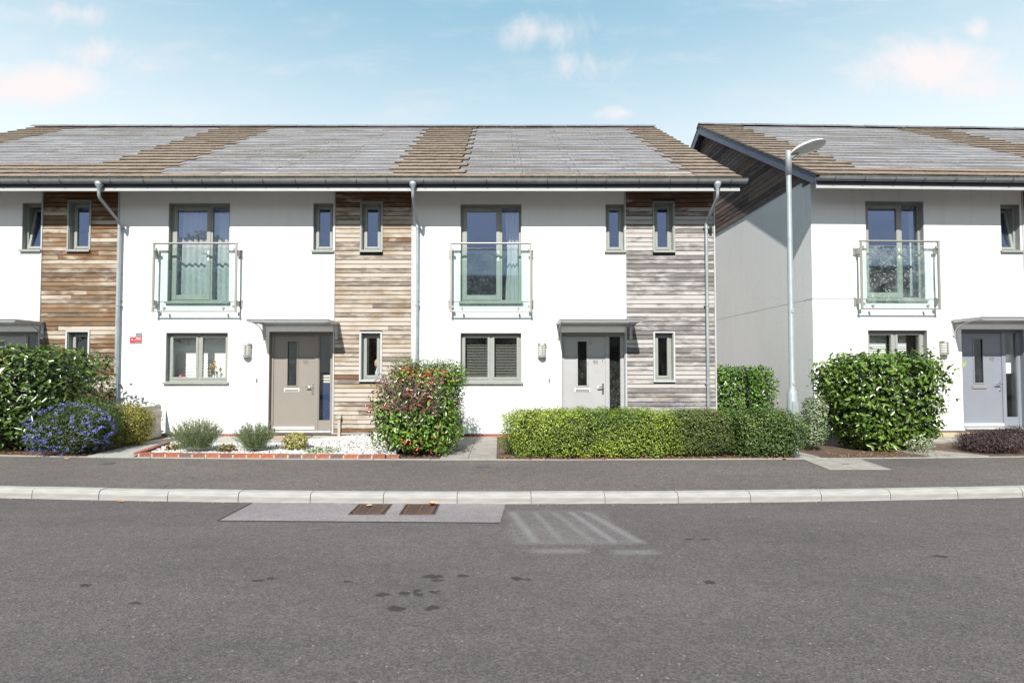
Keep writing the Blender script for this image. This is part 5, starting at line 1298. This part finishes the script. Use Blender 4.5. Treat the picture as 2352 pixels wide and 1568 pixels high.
# single fallen leaves
def fallen(x_, y_, z_, s_, col, rz, label, curl=.3):
    n = 7; vs = []
    for i in range(n):
        t_ = i / (n - 1); w_ = math.sin(math.pi * min(1, t_ * 1.05 + .02)) * .33
        for sgn in (-1, 0, 1): vs.append((t_ - .5, sgn * w_, curl * (t_ - .5) ** 2 * 1.2 + abs(sgn) * w_ * curl))
    fs = []
    for i in range(n - 1):
        for j in range(2): a = i * 3 + j; fs.append((a, a + 3, a + 4, a + 1))
    o = MB(); o.add([(a * s_, b_ * s_, c * s_) for a, b_, c in vs], fs, 0, True)
    return o.build('fallen_leaf', principled('dry_leaf_' + str(round(col[0] * 100)), col, .7, var=.2, vscale=30), None, (x_, y_, z_), (random.uniform(-.2, .2), random.uniform(-.2, .2), rz), label=label, cat='leaf', group='single dry leaves in the road')
fallen(-.82, 6.12, .03, .13, (.50, .27, .12), .6, 'curled tan leaf on the right drain grate', .6)
fallen(-1.58, 6.08, .022, .09, (.42, .28, .18), -.3, 'pale twisted leaf on the left drain grate', .3)
fallen(-4.75, 6.31, .010, .09, (.34, .16, .06), .2, 'brown leaf against the kerb at the left')
fallen(-6.95, 8.06, .235, .08, (.55, .20, .07), .4, 'orange leaf beneath the blue flowering shrub')
fallen(4.55, 8.06, .235, .10, (.42, .22, .12), 1.0, 'brown leaf beneath the yellow leaved end of the hedge')

# ------------------------------------------------------------------ the other side of the street (seen in the window glass)
def opp_house(x0, x1, y, ridge, label, yaw=0):
    H = empty('opposite_house', ((x0 + x1) / 2, y, 0), yaw, label=label, cat='house', group='houses across the street behind the camera')
    w_ = (x1 - x0) / 2; d = 4.6; e = ridge - 3.9
    MB().box(-w_, w_, -2 * d, 0, 0, e).build('wall', M_brick_o, H)
    MB().extrude_x([(.5, e - .2), (-d, ridge), (-2 * d - .5, e - .2), (-2 * d - .5, e - .3), (-d, ridge - .12), (.5, e - .3)], -w_ - .3, w_ + .3).build('roof', M_tile_o, H)
    g = MB()
    for s_ in (-w_ + .01, w_ - .01): g.add([(s_, 0, e), (s_, -2 * d, e), (s_, -d, ridge - .15)], [(0, 1, 2)])
    g.build('gable', M_brick_o, H)
    n = int(2 * w_ / 3)
    for i in range(n):
        for zz in (1.0, 3.4):
            xx = -w_ + (i + .5) * 2 * w_ / n
            f = MB(); ring(f, xx - .6, xx + .6, zz, zz + 1.3, .06, .002, .05); fr = f.build('window', M_white, H)
            MB().box(xx - .54, xx + .54, .01, .02, zz + .06, zz + 1.24).build('pane', M_black, fr)
    return H
M_brick_o = principled('dark_brick', (.16, .09, .06), .9, var=.2, vscale=5); M_tile_o = principled('dark_roof', (.05, .045, .045), .8, var=.2, vscale=4)
opp_house(-9, 12, -12.5, 9.0, 'brick house row across the street, straight behind the camera')
opp_house(19, 33, -12.0, 9.8, 'brick house across the street, far right behind the camera', .1)
def tree(x_, y_, hgt, cr, label, seed):
    root = empty('street_tree', (x_, y_, 0), label=label, cat='tree', group='trees across the street behind the camera')
    MB().tube([(0, 0, 0), (.1, 0, hgt * .3), (0, .1, hgt * .55)], [.22, .17, .08], 8).build('trunk', M_bark, root)
    c = np.array([0, 0, hgt * .62]); P, Nn = shell(5200, c, (cr, cr, hgt * .38), 2.2, .3, .3, 1.2, seed)
    inst('crown', leaves_mesh('crown', P, leaf_frames(P, Nn), RNG.uniform(.18, .34, len(P)), RNG.uniform(.12, .2, len(P)), pal(len(P), [(.03, .05, .02), (.05, .08, .025)], [1, 1]), ML_matt, True), root)
for i, (a, b_, c_, d) in enumerate([(-16, -13, 11.5, 3.0), (-21.5, -14, 12.5, 3.2), (-27, -13, 11, 3.2), (15.5, -15, 9.5, 2.4), (-11.5, -17, 12, 2.6)]):
    tree(a, b_, c_, d, ['broad dark tree across the street, nearest the brick row', 'tallest dark tree across the street', 'leftmost dark tree across the street', 'small dark tree between the opposite houses', 'slender dark tree behind the opposite row'][i], 100 + i)
